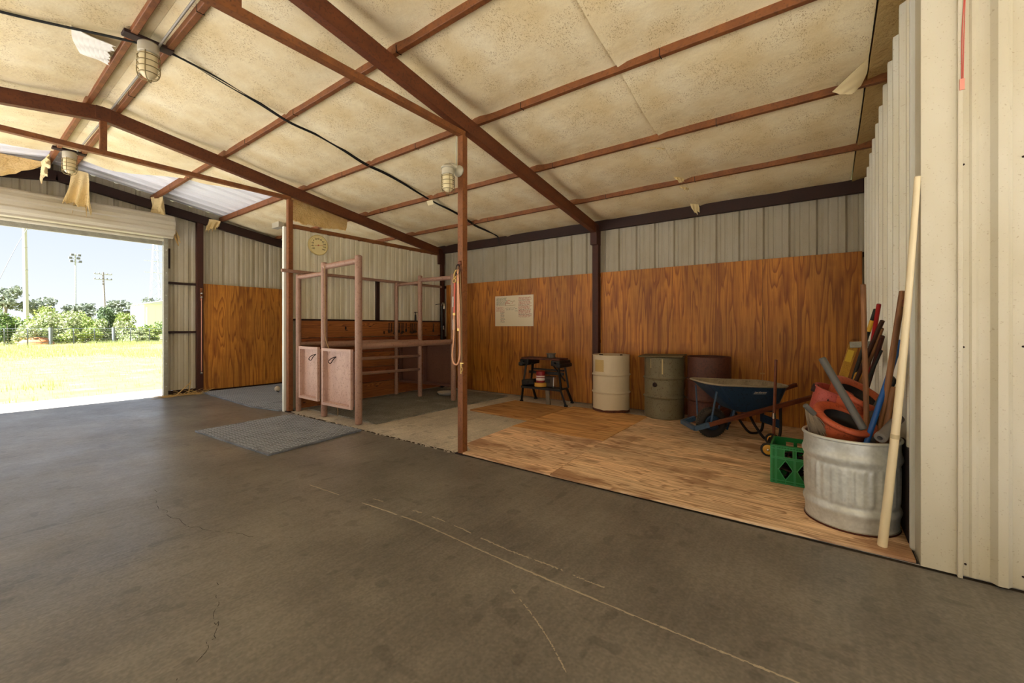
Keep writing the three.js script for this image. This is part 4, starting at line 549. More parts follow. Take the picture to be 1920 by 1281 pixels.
// ---------------------------------------------------------------- folding work bench
{
  const t = thing('folding_bench', 'black folding work bench with narrow wooden jaws on splayed legs', 'work bench', [-3.97, 0.0, 6.42]), v = (x, y, z) => new THREE.Vector3(x, y, z); t.scale.set(1.08, 1.0, 1.0);   // z towards the camera
  for (const z of [0.11, -0.06]) part('jaw', [bx(0.74, 0.032, 0.13, 0, 0.815, z, 0.004)], std({ map: rep(T.handle, 0.3, 0.6), color: hex(150, 112, 78), roughness: 0.7 }), t);
  for (const s of [-1, 1]) {
    part('jaw_housing', [bx(0.17, 0.1, 0.4, s * 0.30, 0.75, 0.0, 0.02), bx(0.09, 0.07, 0.44, s * 0.36, 0.71, 0.0, 0.02)], M.blackMetal, t);
    part('upper_leg', [bar(v(s * 0.31, 0.72, 0.1), v(s * 0.37, 0.3, 0.12), 0.03, 0.03, undefined, 0.004), bar(v(s * 0.31, 0.72, -0.12), v(s * 0.37, 0.3, -0.14), 0.03, 0.03, undefined, 0.004), bar(v(s * 0.2, 0.72, 0.1), v(s * 0.33, 0.42, -0.1), 0.022, 0.022, undefined, 0.003)], M.blackMetal, t);
    part('crank', [cyl(v(s * 0.3, 0.76, 0.2), v(s * 0.3, 0.76, 0.26), 0.014), bar(v(s * 0.3, 0.76, 0.255), v(s * 0.3 + 0.05, 0.72, 0.255), 0.016, 0.01, undefined, 0.003)], M.black, t);
    part('foot', [bar(v(s * 0.36, 0.3, 0.13), v(s * 0.43, 0.02, 0.05 + 0.02), 0.034, 0.03, undefined, 0.004)], M.blackMetal, t); part('foot', [bar(v(s * 0.34, 0.3, -0.13), v(s * 0.36, 0.02, -0.3), 0.034, 0.03, undefined, 0.004)], M.blackMetal, t);
    part('foot_cap', [bx(0.05, 0.03, 0.05, s * 0.432, 0.015, 0.068, 0.008), bx(0.05, 0.03, 0.05, s * 0.361, 0.015, -0.3, 0.008)], M.black, t);
  }
  part('cross_bar', [bar(v(-0.34, 0.55, -0.04), v(0.34, 0.55, -0.04), 0.03, 0.05, undefined, 0.004), bar(v(-0.3, 0.60, -0.12), v(0.3, 0.60, -0.12), 0.03, 0.03, undefined, 0.004)], M.blackMetal, t);
  part('step', [bx(0.76, 0.026, 0.2, 0, 0.3, 0.06, 0.006), bx(0.76, 0.04, 0.02, 0, 0.29, 0.16, 0.004)], M.blackMetal, t);
  part('front_leg', [bar(v(0.12, 0.29, 0.13), v(0.16, 0.0, 0.16), 0.07, 0.03, v(0, 0, 1), 0.004)], std({ color: hex(110, 96, 78), roughness: 0.6 }), t);
}
{ const t = thing('coffee_can', 'red tin can with white band on the bench step', 'can', [-4.03, 0.38, 6.37]); part('can', [lathe([[0, 0], [0.082, 0], [0.084, 0.005], [0.082, 0.01], [0.082, 0.19], [0.085, 0.195], [0.082, 0.2], [0.07, 0.19], [0, 0.19]], 24)], std({ color: hex(142, 18, 20), roughness: 0.4 }), t); part('band', [lathe([[0.0835, 0.04], [0.0838, 0.062], [0.0835, 0.085]], 24), lathe([[0.0835, 0.1], [0.0838, 0.112], [0.0835, 0.122]], 24).rotateZ(0.0)], std({ color: hex(226, 206, 198), roughness: 0.5 }), t); t.position.y = 0.385; }
{ const t = thing('tape_roll', 'yellow drum-shaped roll under the red can on the bench step', 'roll', [-4.02, 0.314, 6.35]); part('roll', [lathe([[0.03, 0], [0.105, 0], [0.11, 0.008], [0.11, 0.062], [0.105, 0.07], [0.03, 0.07], [0.03, 0]], 24)], std({ color: hex(206, 152, 58), roughness: 0.6 }), t); part('core', [lathe([[0.02, 0.002], [0.03, 0.002], [0.03, 0.071], [0.02, 0.071]], 18)], M.handle, t); }
{ const t = thing('tool_case', 'flat black case lying on the left of the bench step', 'case', [-4.24, 0.314, 6.36]); part('case', [bx(0.26, 0.1, 0.2, 0, 0.05, 0, 0.015).rotateZ(0.12).translate(0, 0.016, 0)], M.black, t); part('latch', [bx(0.05, 0.025, 0.012, 0, 0.07, 0.104, 0.003)], M.blackMetal, t); }
{ const t = thing('grinding_wheel', 'grey metal drum roll lying on top of the folding bench', 'metal roll', [-3.83, 0.832, 6.4]); part('roll', [lathe([[0.03, 0], [0.085, 0], [0.09, 0.006], [0.075, 0.012], [0.075, 0.066], [0.09, 0.072], [0.085, 0.08], [0.03, 0.08], [0.03, 0]], 24)], std({ color: hex(92, 84, 76), roughness: 0.6, metalness: 0.3 }), t); part('hub', [lathe([[0, 0.004], [0.03, 0.004], [0.03, 0.075], [0, 0.075]], 14)], M.black, t); }
{ const t = thing('battery_box', 'small dark box with a chrome edge on the back bar of the bench', 'box', [-3.86, 0.314, 6.44]); part('box', [bx(0.19, 0.18, 0.12, 0, 0.09, 0, 0.012)], std({ color: hex(60, 46, 34), roughness: 0.6 }), t); part('edge', [bx(0.02, 0.17, 0.13, 0.09, 0.09, 0, 0.004)], M.chrome, t); part('screen', [bx(0.08, 0.07, 0.01, -0.02, 0.1, 0.06, 0.003)], M.black, t); }

// ---------------------------------------------------------------- wheelbarrow
{
  const t = thing('wheelbarrow', 'blue steel wheelbarrow with red-brown wooden handles beside the rust drum', 'wheelbarrow', [-1.17, FLY, 5.27]); t.rotation.y = Math.atan2(0.6, 0.8);
  // local: a = along the handles (+x), y up, b = away from the camera side (-z)
  const v = (a, y, b) => new THREE.Vector3(a, y, -b), blue = std({ map: rep(T.scuff, 0.8), color: hex(34, 66, 98), roughness: 0.5, metalness: 0.2 }), blueArm = std({ map: rep(T.scuff, 0.5), color: hex(62, 92, 124), roughness: 0.5 }), dust = std({ map: rep(T.concrete, 0.6), color: new THREE.Color(1.9, 1.65, 1.25), roughness: 0.95 });
  // tray: rounded-rectangle loops from the floor of the tray up to the rim
  const loop = (a0, a1, b0, b1, r, y, yf) => { const o = [], n = 7; for (const [ca, cb, s] of [[a1 - r, b1 - r, 0], [a0 + r, b1 - r, 1], [a0 + r, b0 + r, 2], [a1 - r, b0 + r, 3]]) for (let i = 0; i < n; i++) { const e = (s + i / (n - 1)) * Math.PI / 2, a = ca + r * Math.cos(e); o.push(v(a, y + (yf || 0) * clamp((0.6 - a) / 0.5), cb + r * Math.sin(e))); } return o; };
  const skin = (loops, rev = false) => { const P = [], U = []; for (let k = 0; k + 1 < loops.length; k++) for (let i = 0; i < loops[k].length; i++) { const j = (i + 1) % loops[k].length, q = [loops[k][i], loops[k][j], loops[k + 1][j], loops[k + 1][i]]; for (const m of rev ? [0, 2, 1, 0, 3, 2] : [0, 1, 2, 0, 2, 3]) { P.push(q[m].x, q[m].y, q[m].z); U.push(q[m].x + q[m].z, q[m].y); } } const g = new THREE.BufferGeometry(); g.setAttribute('position', new THREE.Float32BufferAttribute(P, 3)); g.setAttribute('uv', new THREE.Float32BufferAttribute(U, 2)); return g; };
  const cap = (L, y) => { const c = v(0, 0, 0); L.forEach((q) => c.add(q)); c.divideScalar(L.length); return L.map(() => c.clone()); };
  const b0 = loop(0.52, 0.98, 0.02, 0.36, 0.07, 0.335), b1 = loop(0.47, 1.0, 0.0, 0.38, 0.08, 0.355), b2 = loop(0.28, 1.04, -0.07, 0.44, 0.12, 0.51, 0.02), b3 = loop(0.1, 1.08, -0.14, 0.50, 0.17, 0.655, 0.035), sm = (g) => { g.deleteAttribute('normal'); g.computeVertexNormals(); return g; };
  const inn = (L, s = 0.012) => { const c = v(0, 0, 0); L.forEach((q) => c.add(q)); c.divideScalar(L.length); return L.map((q) => q.clone().addScaledVector(c.clone().sub(q).setY(0).normalize(), s).add(v(0, 0.004, 0))); };
  part('tray', [sm(skin([cap(b0), b0, b1, b2, b3]))], blue, t).material.side = THREE.DoubleSide;
  part('tray_lining', [sm(skin([inn(b3), inn(b2), inn(b1), inn(b0), cap(b0).map((q) => q.clone().add(v(0, 0.01, 0)))]))], dust, t); dust.side = THREE.DoubleSide;
  part('rim', [tube(b3, 0.012, 6, 120, true)], dust, t);
  // maker's name on the near side of the tray, slanting with it
  { const tx = canvasTex(512, 160, (c, w, h) => { c.clearRect(0, 0, w, h); c.fillStyle = '#223f5e'; c.fillRect(0, 0, w, h); c.fillStyle = '#e8ddc8'; c.font = 'italic bold 104px sans-serif'; c.textAlign = 'center'; c.textBaseline = 'middle'; c.fillText('Jackson', w / 2, h / 2 - 8); c.fillRect(80, 132, 360, 7); });
    const q = new THREE.PlaneGeometry(0.19, 0.056); const n = v(0, 0, -1).multiplyScalar(0.145).add(v(0, -0.07, 0)).normalize(); q.rotateX(0.45); q.translate(0.70, 0.588, 0.1155); part('name_plate', [q], std({ map: tx, roughness: 0.5 }), t); }
  // handles run from the front crosspiece back past the tray
  const A = v(0.0, 0.15, 0.0), B = v(1.53, 0.60, -0.13), A2 = v(0.0, 0.15, 0.34), B2 = v(1.53, 0.60, 0.47); part('handle', [bar(A, B, 0.042, 0.052, undefined, 0.008)], M.handleRed, t); part('handle', [bar(A2, B2, 0.042, 0.052, undefined, 0.008)], M.handleRed, t);
  for (const [p, q] of [[A, B], [A2, B2]]) { const g = q.clone().sub(p).normalize(); part('ferrule', [bar(p.clone().addScaledVector(g, -0.01), p.clone().addScaledVector(g, 0.16), 0.046, 0.056, undefined, 0.004)], blueArm, t); }
  part('nose_bar', [bar(v(-0.01, 0.15, -0.02), v(-0.01, 0.15, 0.36), 0.045, 0.05, v(0, 1, 0), 0.004)], blueArm, t);
  for (const b of [0.0, 0.34]) { part('tray_brace', [bar(v(0.18, 0.2, b), v(0.2, 0.60, b - (b ? -0.1 : 0.10)), 0.028, 0.012, v(1, 0, 0), 0.002), bar(v(0.44, 0.29, b), v(0.46, 0.36, b), 0.03, 0.012, v(1, 0, 0), 0.002)], blueArm, t);
    part('leg', [tube([v(0.62, 0.33, b - 0.02), v(0.7, 0.18, b - 0.02), v(0.83, 0.02, b - 0.02), v(0.92, 0.015, b - 0.02), v(0.98, 0.05, b - 0.02), v(1.0, 0.42, b - 0.02)], 0.016, 8, 50)], M.blackMetal, t); }
  part('leg_brace', [bar(v(0.99, 0.2, -0.02), v(0.99, 0.2, 0.36), 0.1, 0.008, v(1, 0, 0), 0.002), bar(v(0.63, 0.3, 0.34), v(0.55, 0.05, 0.34), 0.02, 0.02)], blue, t);
  const wh = sub('wheel', t), R = 0.185; wh.position.copy(v(0.27, R, 0.17));
  const prof = []; for (let i = 0; i <= 16; i++) { const e = i / 16 * Math.PI * 2; prof.push([R - 0.052 + 0.05 * Math.cos(e), 0.052 * Math.sin(e)]); } part('tyre', [lathe(prof, 40).rotateX(Math.PI / 2)], std({ color: hex(44, 38, 32), roughness: 0.85 }), wh);
  const lugs = []; for (let i = 0; i < 40; i++) for (const s of [-1, 0, 1]) { const g = new THREE.BoxGeometry(0.012, 0.008, 0.02); g.translate(0, R - 0.002 - Math.abs(s) * 0.008, s * 0.027); g.rotateZ((i + (s ? 0.5 : 0)) / 40 * Math.PI * 2); lugs.push(g); } part('tread', lugs, std({ color: hex(70, 60, 48), roughness: 0.9 }), wh).userData.kind = 'stuff';
  part('rim', [lathe([[0.02, -0.03], [0.07, -0.035], [0.095, -0.03], [0.095, 0.03], [0.07, 0.035], [0.02, 0.03]], 24).rotateX(Math.PI / 2)], blue, wh); part('axle', [cyl(new THREE.Vector3(0, 0, -0.19), new THREE.Vector3(0, 0, 0.19), 0.01, 0.01, 8)], M.iron, wh);
  for (const b of [0.0, 0.34]) part('axle_bracket', [bar(v(0.27, 0.18, b), v(0.24, 0.23, b), 0.03, 0.012, v(1, 0, 0), 0.002)], blueArm, t);
}

// ---------------------------------------------------------------- floor sweeper with yellow wheels
{
  const t = thing('floor_sweeper', 'push sweeper with two yellow-hubbed wheels and a brown pole by the crate', 'sweeper', [-0.44, FLY, 5.3]), v = (x, y, z) => new THREE.Vector3(x, y, z), yel = std({ color: hex(214, 160, 52), roughness: 0.5 });
  for (const z of [0.21, -0.26]) { const w = sub('wheel', t); w.position.set(0.02, 0.072, z); part('tyre', [torus(0.06, 0.013, 8, 28)], M.black, w); part('hub', [lathe([[0, -0.012], [0.02, -0.018], [0.05, -0.012], [0.052, 0], [0.05, 0.012], [0.02, 0.018], [0, 0.02]], 20).rotateX(Math.PI / 2)], yel, w); part('axle_cap', [lathe([[0, 0], [0.016, 0], [0.012, 0.014], [0, 0.016]], 12).rotateX(Math.PI / 2).translate(0, 0, 0.018)], M.chrome, w); }
  part('magnet_bar', [bx(0.06, 0.05, 0.4, 0.02, 0.085, -0.02, 0.006)], M.blackMetal, t); part('yoke', [bar(v(0.02, 0.1, -0.14), v(0.05, 0.2, -0.03), 0.016, 0.012), bar(v(0.02, 0.1, 0.1), v(0.05, 0.2, -0.03), 0.016, 0.012)], M.blackMetal, t);
  part('pole', [pipe(v(0.05, 0.17, -0.03), v(0.075, 1.0, 0.02), 0.015, 10)], std({ map: rep(T.handle, 0.1, 0.6), color: hex(200, 150, 130), roughness: 0.5 }), t); part('pole_clip', [cyl(v(0.055, 0.36, -0.017), v(0.056, 0.42, -0.014), 0.019, 0.019, 10)], M.chrome, t);
}

// ---------------------------------------------------------------- milk crate with iron scraps
const vec = (x, y, z) => new THREE.Vector3(x, y, z);
{
  const t = thing('milk_crate', 'green plastic milk crate with diamond cut-outs beside the galvanized tank', 'crate', [-0.165, FLY, 4.435]), G = std({ color: hex(18, 122, 58), roughness: 0.4 }), G2 = std({ color: hex(62, 160, 98), roughness: 0.4 }), S = 0.33, Hc = 0.325;
  const hole = (pts) => new THREE.Path(pts.map((q) => new THREE.Vector2(...q)));
  const face = () => { const s = new THREE.Shape([[0, 0], [S, 0], [S, Hc], [0, Hc]].map((q) => new THREE.Vector2(...q))); for (const x of [0.095, 0.18]) s.holes.push(hole([[x, 0.235], [x, 0.292], [x + 0.062, 0.292], [x + 0.062, 0.235]])); for (const x of [0.105, 0.238]) s.holes.push(hole([[x - 0.052, 0.125], [x, 0.205], [x + 0.052, 0.125], [x, 0.04]])); const g = flat(new THREE.ExtrudeGeometry(s, { depth: 0.005, bevelEnabled: false })); g.translate(-S / 2, 0, S / 2 - 0.005); return g; };
  const ribs = () => { const gs = [], P = (x, y) => vec(x - S / 2, y, S / 2 + 0.004), ln = (a, b, c, d, w = 0.005) => gs.push(bar(P(a, b), P(c, d), w, 0.009, vec(0, 0, 1))); for (const y of [0.008, 0.03, 0.216, 0.228, 0.3, 0.32]) ln(0, y, S, y); for (const x of [0.005, 0.03, 0.04, 0.165, 0.175, S - 0.03, S - 0.005]) ln(x, 0, x, x > 0.1 && x < 0.25 ? 0.216 : Hc); for (const x of [0.105, 0.238]) { ln(x - 0.052, 0.125, x, 0.207); ln(x, 0.207, x + 0.052, 0.125); ln(x + 0.052, 0.125, x, 0.038); ln(x, 0.038, x - 0.052, 0.125); ln(x, 0.207, x, 0.216); ln(x, 0, x, 0.038); ln(x - 0.065, 0.125, x - 0.052, 0.125); } for (const x of [0.095, 0.157, 0.18, 0.242]) ln(x, 0.228, x, 0.3); for (let i = 0; i < 12; i++) ln(0.05 + i * 0.021, 0.3, 0.05 + i * 0.021, 0.32, 0.003); return gs; };
  for (let k = 0; k < 4; k++) { part('side', [face().rotateY(k * Math.PI / 2)], G, t); part('rib', ribs().map((g) => g.rotateY(k * Math.PI / 2)), G2, t); }
  part('base', [bx(S, 0.008, S, 0, 0.006, 0)], G, t); part('rim', [bx(S + 0.014, 0.012, 0.014, 0, Hc, S / 2), bx(S + 0.014, 0.012, 0.014, 0, Hc, -S / 2), bx(0.014, 0.012, S, S / 2, Hc, 0), bx(0.014, 0.012, S, -S / 2, Hc, 0)], G, t);
  const im = [M.iron, std({ color: hex(70, 48, 40), roughness: 0.45, metalness: 0.4 })];
  for (let i = 0; i < 34; i++) { const arc = flat(new THREE.TorusGeometry(0.05, 0.011, 5, 10, Math.PI * 1.3)); arc.scale(1, 1.25, 0.7); arc.rotateX(rr(0, 6)); arc.rotateY(rr(0, 6)); const m = mesh('scrap_iron', [arc], im[i & 1]); m.position.set(-0.165 + rr(-0.095, 0.095), FLY + 0.085 + 0.0046 * i, -4.435 + rr(-0.095, 0.095)); tag(m, 'dark curved iron scrap heaped inside the green milk crate', 'scrap iron', 'iron scraps in the green crate'); }
}
// ---------------------------------------------------------------- galvanized stock tank
const TC = [0.18, FLY, 3.765];
{
  const t = thing('stock_tank', 'round galvanized stock tank with fluted sides holding the tools', 'tank', TC), Ht = 0.60, NA = 144, ys = [];
  for (let i = 0; i <= 60; i++) ys.push(i / 60 * (Ht - 0.01));
  const rad = (a, y) => { let r = lerp(0.258, 0.268, y / Ht); const bead = (c, w, h) => h * Math.exp(-((y - c) ** 2) / (w * w)); r += bead(0.125, 0.028, 0.012) + bead(0.475, 0.03, 0.013); r -= bead(0.165, 0.012, 0.003) + bead(0.432, 0.012, 0.003); const f = sst(0.17, 0.2, y) * (1 - sst(0.40, 0.43, y)); const e = Math.pow(0.5 + 0.5 * Math.cos(a * 32), 4); return r + f * 0.011 * e * (0.35 + 0.65 * sst(0.35, 0.6, N1.fbm(a / 6.283, 0.2, 9, 3, 2))) + 0.0015 * (N2.fbm(a / 6.2832, y, 14, 6, 3) - 0.5); };
  const P = [], U = [], I = []; for (let k = 0; k <= NA; k++) for (const y of ys) { const a = k / NA * Math.PI * 2, r = rad(a, y); P.push(r * Math.cos(a), y, r * Math.sin(a)); U.push(a * 0.27, y); } const m = ys.length; for (let k = 0; k < NA; k++) for (let j = 0; j + 1 < m; j++) I.push(k * m + j, k * m + j + 1, (k + 1) * m + j, k * m + j + 1, (k + 1) * m + j + 1, (k + 1) * m + j);
  const g = new THREE.BufferGeometry(); g.setAttribute('position', new THREE.Float32BufferAttribute(P, 3)); g.setAttribute('uv', new THREE.Float32BufferAttribute(U, 2)); g.setIndex(I); g.computeVertexNormals(); M.galv.side = THREE.DoubleSide; part('shell', [g], M.galv, t);
  part('rolled_rim', [torus(0.268, 0.011, 10, 80).rotateX(Math.PI / 2).translate(0, Ht - 0.004, 0)], M.galv, t); part('floor_pan', [lathe([[0, 0.03], [0.25, 0.03], [0.256, 0.0], [0.262, 0.0], [0.264, 0.01], [0.258, 0.02]], 60)], M.galvDull, t);
  part('rust_edge', [lathe([[0.2625, 0.0], [0.266, 0.004], [0.2635, 0.013]], 60)], std({ map: rep(T.rust, 0.2), color: hex(230, 190, 140), roughness: 0.9 }), t);
}
function pole(name, label, cat, a, b, r, m, group, r2) { const t = thing(name, label, cat, [0, 0, 0], group); part('shaft', [r2 ? cyl(a, b, r, r2, 12) : pipe(a, b, r, 12)], m, t); return t; }
const blueM = std({ color: hex(28, 92, 170), roughness: 0.35 }), greyM = std({ color: hex(88, 86, 82), roughness: 0.55 });
{ // tubs and buckets in the tank
  const orange = std({ map: rep(T.scuff, 0.5), color: hex(196, 92, 56), roughness: 0.55 }), pink = std({ map: rep(T.scuff, 0.5), color: hex(190, 88, 78), roughness: 0.5 });
  const tub = (label, pos, R, h, rx, rz) => { const t = thing('feed_tub', label, 'tub', pos, 'orange feed tubs in the tank'); part('bowl', [lathe([[0, 0.0], [R * 0.72, 0], [R * 0.78, 0.01], [R * 0.92, h - 0.02], [R * 0.9, h - 0.02], [R * 0.7, 0.014], [0, 0.014]], 36)], orange, t); part('dark_lining', [lathe([[0, h * 0.45], [R * 0.5, h * 0.45], [R * 0.6, h * 0.55], [R * 0.645, h - 0.024]], 36)], M.black, t); part('rim', [lathe([[R * 0.64, h - 0.022], [R * 0.7, h - 0.004], [R * 0.86, h + 0.008], [R * 0.97, h + 0.004], [R, h - 0.014], [R * 0.96, h - 0.03], [R * 0.9, h - 0.026], [R * 0.64, h - 0.022]], 44)], orange, t); t.rotation.set(rx, 0, rz, 'ZXY'); return t; };  // a black lining closes each bowl part way down
  tub('orange rubber feed tub, lower of two, tipped over the tank rim', [0.105, 0.605, 3.83], 0.195, 0.15, 0.28, -0.36); tub('orange rubber feed tub, upper of two, tilted against the wall', [0.18, 0.765, 4.085], 0.2, 0.15, 0.24, -0.55);
  const t = thing('flat_bucket', 'pinkish red bucket with wire hook wedged behind the lower orange tub', 'bucket', [0.02, 0.655, 4.075]); part('shell', [lathe([[0, 0], [0.095, 0], [0.1, 0.01], [0.118, 0.245], [0.126, 0.25], [0.126, 0.26], [0.11, 0.26], [0.092, 0.015], [0, 0.015]], 32)], pink, t); part('wire_hook', [tube([vec(-0.02, 0.20, 0.118), vec(-0.02, 0.14, 0.114), vec(-0.045, 0.10, 0.108), vec(-0.065, 0.12, 0.1), vec(-0.05, 0.14, 0.108), vec(-0.03, 0.13, 0.114)], 0.004, 5, 24)], M.blackMetal, t); part('handle_ear', [bx(0.04, 0.06, 0.03, -0.115, 0.23, 0.02, 0.006)], M.iron, t); t.rotation.set(0.12, 0, -0.3);
}
{ const t = thing('straw_whisk', 'old straw broom head with grey ferrule poking out of the tank', 'broom', [-0.077, 0.83, 3.60]); part('ferrule', [pipe(vec(0, 0, 0), vec(0.057, -0.068, -0.045), 0.018, 12)], greyM, t); const gs = []; for (let i = 0; i < 130; i++) { const k = rnd(), q = vec(lerp(0.01, 0.085, k), -0.11 + rr(-0.02, 0.02), -0.055 + rr(-0.02, 0.015)); gs.push(tube([vec(lerp(0.0, 0.065, k), lerp(-0.02, -0.08, k), -0.03), q, vec(lerp(0.025, 0.16, k), -0.25 + rr(-0.02, 0.04), -0.10 + rr(-0.03, 0.02))], 0.0022, 4, 6)); } part('bristles', gs, std({ color: hex(150, 132, 110), roughness: 0.9 }), t).userData.kind = 'stuff'; }
pole('wooden_pole', 'tall slim wooden pole standing upright in the tank', 'pole', vec(0.281, 0.07, -3.743), vec(0.259, 1.687, -3.909), 0.0165, M.handle);
pole('blue_pole', 'bright blue pole slanting from the tank to the right wall', 'pole', vec(0.19, 0.34, -3.60), vec(0.452, 1.29, -3.86), 0.0165, blueM);
{ const t = pole('garden_tool', 'brown wooden tool handle behind the white pipe, reaching highest', 'tool handle', vec(0.288, 0.2, -3.769), vec(0.450, 1.619, -3.754), 0.018, M.handle); }
{ const t = pole('garden_tool', 'reddish brown wooden tool handle with black tip, right of the white pipe', 'tool handle', vec(0.365, 0.25, -3.73), vec(0.457, 1.47, -3.58), 0.018, M.handleRed); part('grip', [pipe(vec(0.449, 1.36, -3.594), vec(0.459, 1.5, -3.577), 0.022, 12)], M.black, t); part('head', [bx(0.03, 0.05, 0.09, 0.445, 1.53, -3.585, 0.006)], M.handleRed, t); }
pole('garden_tool', 'short tan wooden handle standing beside the hollow grey tube', 'tool handle', vec(0.30, 0.3, -3.64), vec(0.41, 0.98, -3.76), 0.021, M.handle);
pole('grey_pipe', 'dark grey plastic pipe leaning out of the tank to the left', 'pipe', vec(0.243, 0.70, -3.60), vec(0.02, 1.16, -3.70), 0.024, greyM).userData.category = 'pipe';
{ const t = pole('pry_bar', 'dark pipe with black end crossing behind the blue pole', 'bar', vec(0.235, 0.62, -3.80), vec(0.41, 0.96, -4.02), 0.021, greyM); part('end_cap', [pipe(vec(0.22, 0.59, -3.78), vec(0.25, 0.65, -3.82), 0.026, 12)], M.black, t); part('grip', [tube([vec(0.40, 0.95, -4.01), vec(0.42, 1.02, -4.0), vec(0.43, 1.0, -3.95), vec(0.40, 0.92, -3.95)], 0.012, 8, 18)], M.black, t); }
{ const t = thing('hollow_tube', 'short light grey hollow tube with its open end facing out of the tank', 'tube', [0.318, 0.668, 3.545]); part('tube', [lathe([[0.016, 0.0], [0.031, 0.0], [0.034, 0.006], [0.034, 0.03], [0.030, 0.04], [0.030, 0.26], [0.016, 0.26], [0.016, 0.0]], 24).rotateX(-1.15).rotateY(-0.5)], std({ color: hex(122, 116, 112), roughness: 0.5 }), t); part('bore', [lathe([[0, 0.05], [0.016, 0.05]], 16).rotateX(-1.15).rotateY(-0.5)], M.black, t); }
{ const t = thing('burlap_wrap', 'crumpled beige sack corner over the right edge of the tank', 'sack', [0.40, 0.60, 3.80]); const g = new THREE.SphereGeometry(0.055, 20, 14); const p = g.attributes.position; for (let i = 0; i < p.count; i++) { const x = p.getX(i), y = p.getY(i), z = p.getZ(i), k = 0.8 + 0.5 * N1.fbm((x + 0.2) * 2, (y + z + 0.3) * 2, 9, 9, 3); p.setXYZ(i, x * k * 0.8, y * k * 0.9, z * k * 1.5); } g.computeVertexNormals(); part('cloth', [g], std({ map: rep(T.scuff, 0.2), color: hex(186, 170, 136), roughness: 0.95 }), t); }
{ const t = thing('plastic_pipe', 'long tapering white plastic pole leaning on the trimmed wall corner', 'pole', [0, 0, 0]), pm = std({ color: hex(232, 214, 176), roughness: 0.4 }), A = vec(0.318, FLY + 0.002, -3.425), B = vec(0.458, 2.24, -3.297), P = (k) => A.clone().lerp(B, k).add(vec(0.012 * Math.sin(k * Math.PI), 0, 0)), R = (k) => lerp(0.0245, 0.0145, k), lo = [], up = []; for (let i = 0; i < 16; i++) { const g = cyl(P(i / 16), P((i + 1) / 16 + (i < 15 ? 0.002 : 0)), R(i / 16), R((i + 1) / 16), 14, i === 0 || i === 15); (i < 5 ? lo : up).push(g); } part('lower_section', lo, pm, t); part('upper_section', up, pm, t); part('joint_ring', [cyl(P(0.307), P(0.319), R(0.31) + 0.0012, R(0.32) + 0.0012, 14)], std({ color: hex(196, 176, 136), roughness: 0.5 }), t); }
// tools leaning on the right wall behind the tank
{ const X = XR - 0.052; const t = pole('garden_tool', 'bright red tool handle leaning on the ribbed wall behind the tank', 'tool handle', vec(0.29, FLY + 0.01, -5.55), vec(X, 1.586, -4.954), 0.017, std({ color: hex(170, 22, 26), roughness: 0.4 }));
  const b = pole('garden_tool', 'black tool handle with yellow band leaning beside the red handle', 'tool handle', vec(0.09, FLY + 0.01, -5.5), vec(X, 1.55, -5.207), 0.017, M.black); { const A = vec(0.09, FLY, -5.5), B = vec(X, 1.55, -5.207); part('band', [cyl(A.clone().lerp(B, 0.86), A.clone().lerp(B, 0.93), 0.0185, 0.0185, 12)], std({ color: hex(226, 176, 40), roughness: 0.4 }), b); }
  pole('dark_stick', 'dark weathered stick leaning on the ribbed wall, upper of three', 'stick', vec(0.03, FLY + 0.008, -5.33), vec(X, 1.435, -4.69), 0.017, std({ map: rep(T.handle, 0.1, 0.5), color: hex(110, 88, 74), roughness: 0.7 }), 'sticks leaning on the ribbed wall');
  pole('tan_stick', 'light tan stick leaning on the ribbed wall, middle of three', 'stick', vec(0.12, FLY + 0.008, -5.35), vec(X, 1.37, -4.72), 0.014, M.handle, 'sticks leaning on the ribbed wall');
  pole('brown_stick', 'red-brown stick leaning on the ribbed wall, lowest of three', 'stick', vec(0.23, FLY + 0.008, -5.48), vec(X, 1.304, -4.69), 0.017, std({ map: rep(T.handle, 0.1, 0.5), color: hex(120, 72, 58), roughness: 0.7 }), 'sticks leaning on the ribbed wall');
  pole('black_stick', 'thin black rod with white stripes between the yellow rail and the wall', 'rod', vec(0.1, FLY + 0.008, -5.2), vec(X, 1.18, -4.75), 0.01, M.black);
  const s = thing('ladder_rail', 'yellow ladder leaning behind the tank with a silver capped end', 'ladder', [0, 0, 0]), yl = std({ map: rep(T.scuff, 0.3), color: hex(196, 146, 38), roughness: 0.45 }), A = vec(-0.02, FLY + 0.006, -5.22), B = vec(0.285, 1.2, -5.38), A2 = A.clone().add(vec(0.10, 0, 0.02)), B2 = B.clone().add(vec(0.09, 0, 0.02)), up = vec(0, 0, 1);
  part('side_rail', [bar(A, B, 0.075, 0.026, up, 0.004)], yl, s); part('side_rail', [bar(A2, B2, 0.03, 0.026, up, 0.004)], yl, s); part('cap', [bar(B.clone().add(vec(-0.03, 0.0, 0.0)), B.clone().add(vec(0.13, 0.012, 0.02)), 0.05, 0.06, vec(0, 1, 0), 0.004)], M.galvDull, s);
  const lab = A.clone().lerp(B, 0.87); part('sticker', [bar(lab.clone().add(vec(-0.028, -0.09, 0.0145)), lab.clone().add(vec(0.02, 0.1, 0.0145)), 0.05, 0.002, up)], std({ color: hex(236, 200, 60), roughness: 0.5, map: rep(T.scuff, 0.1) }), s); }
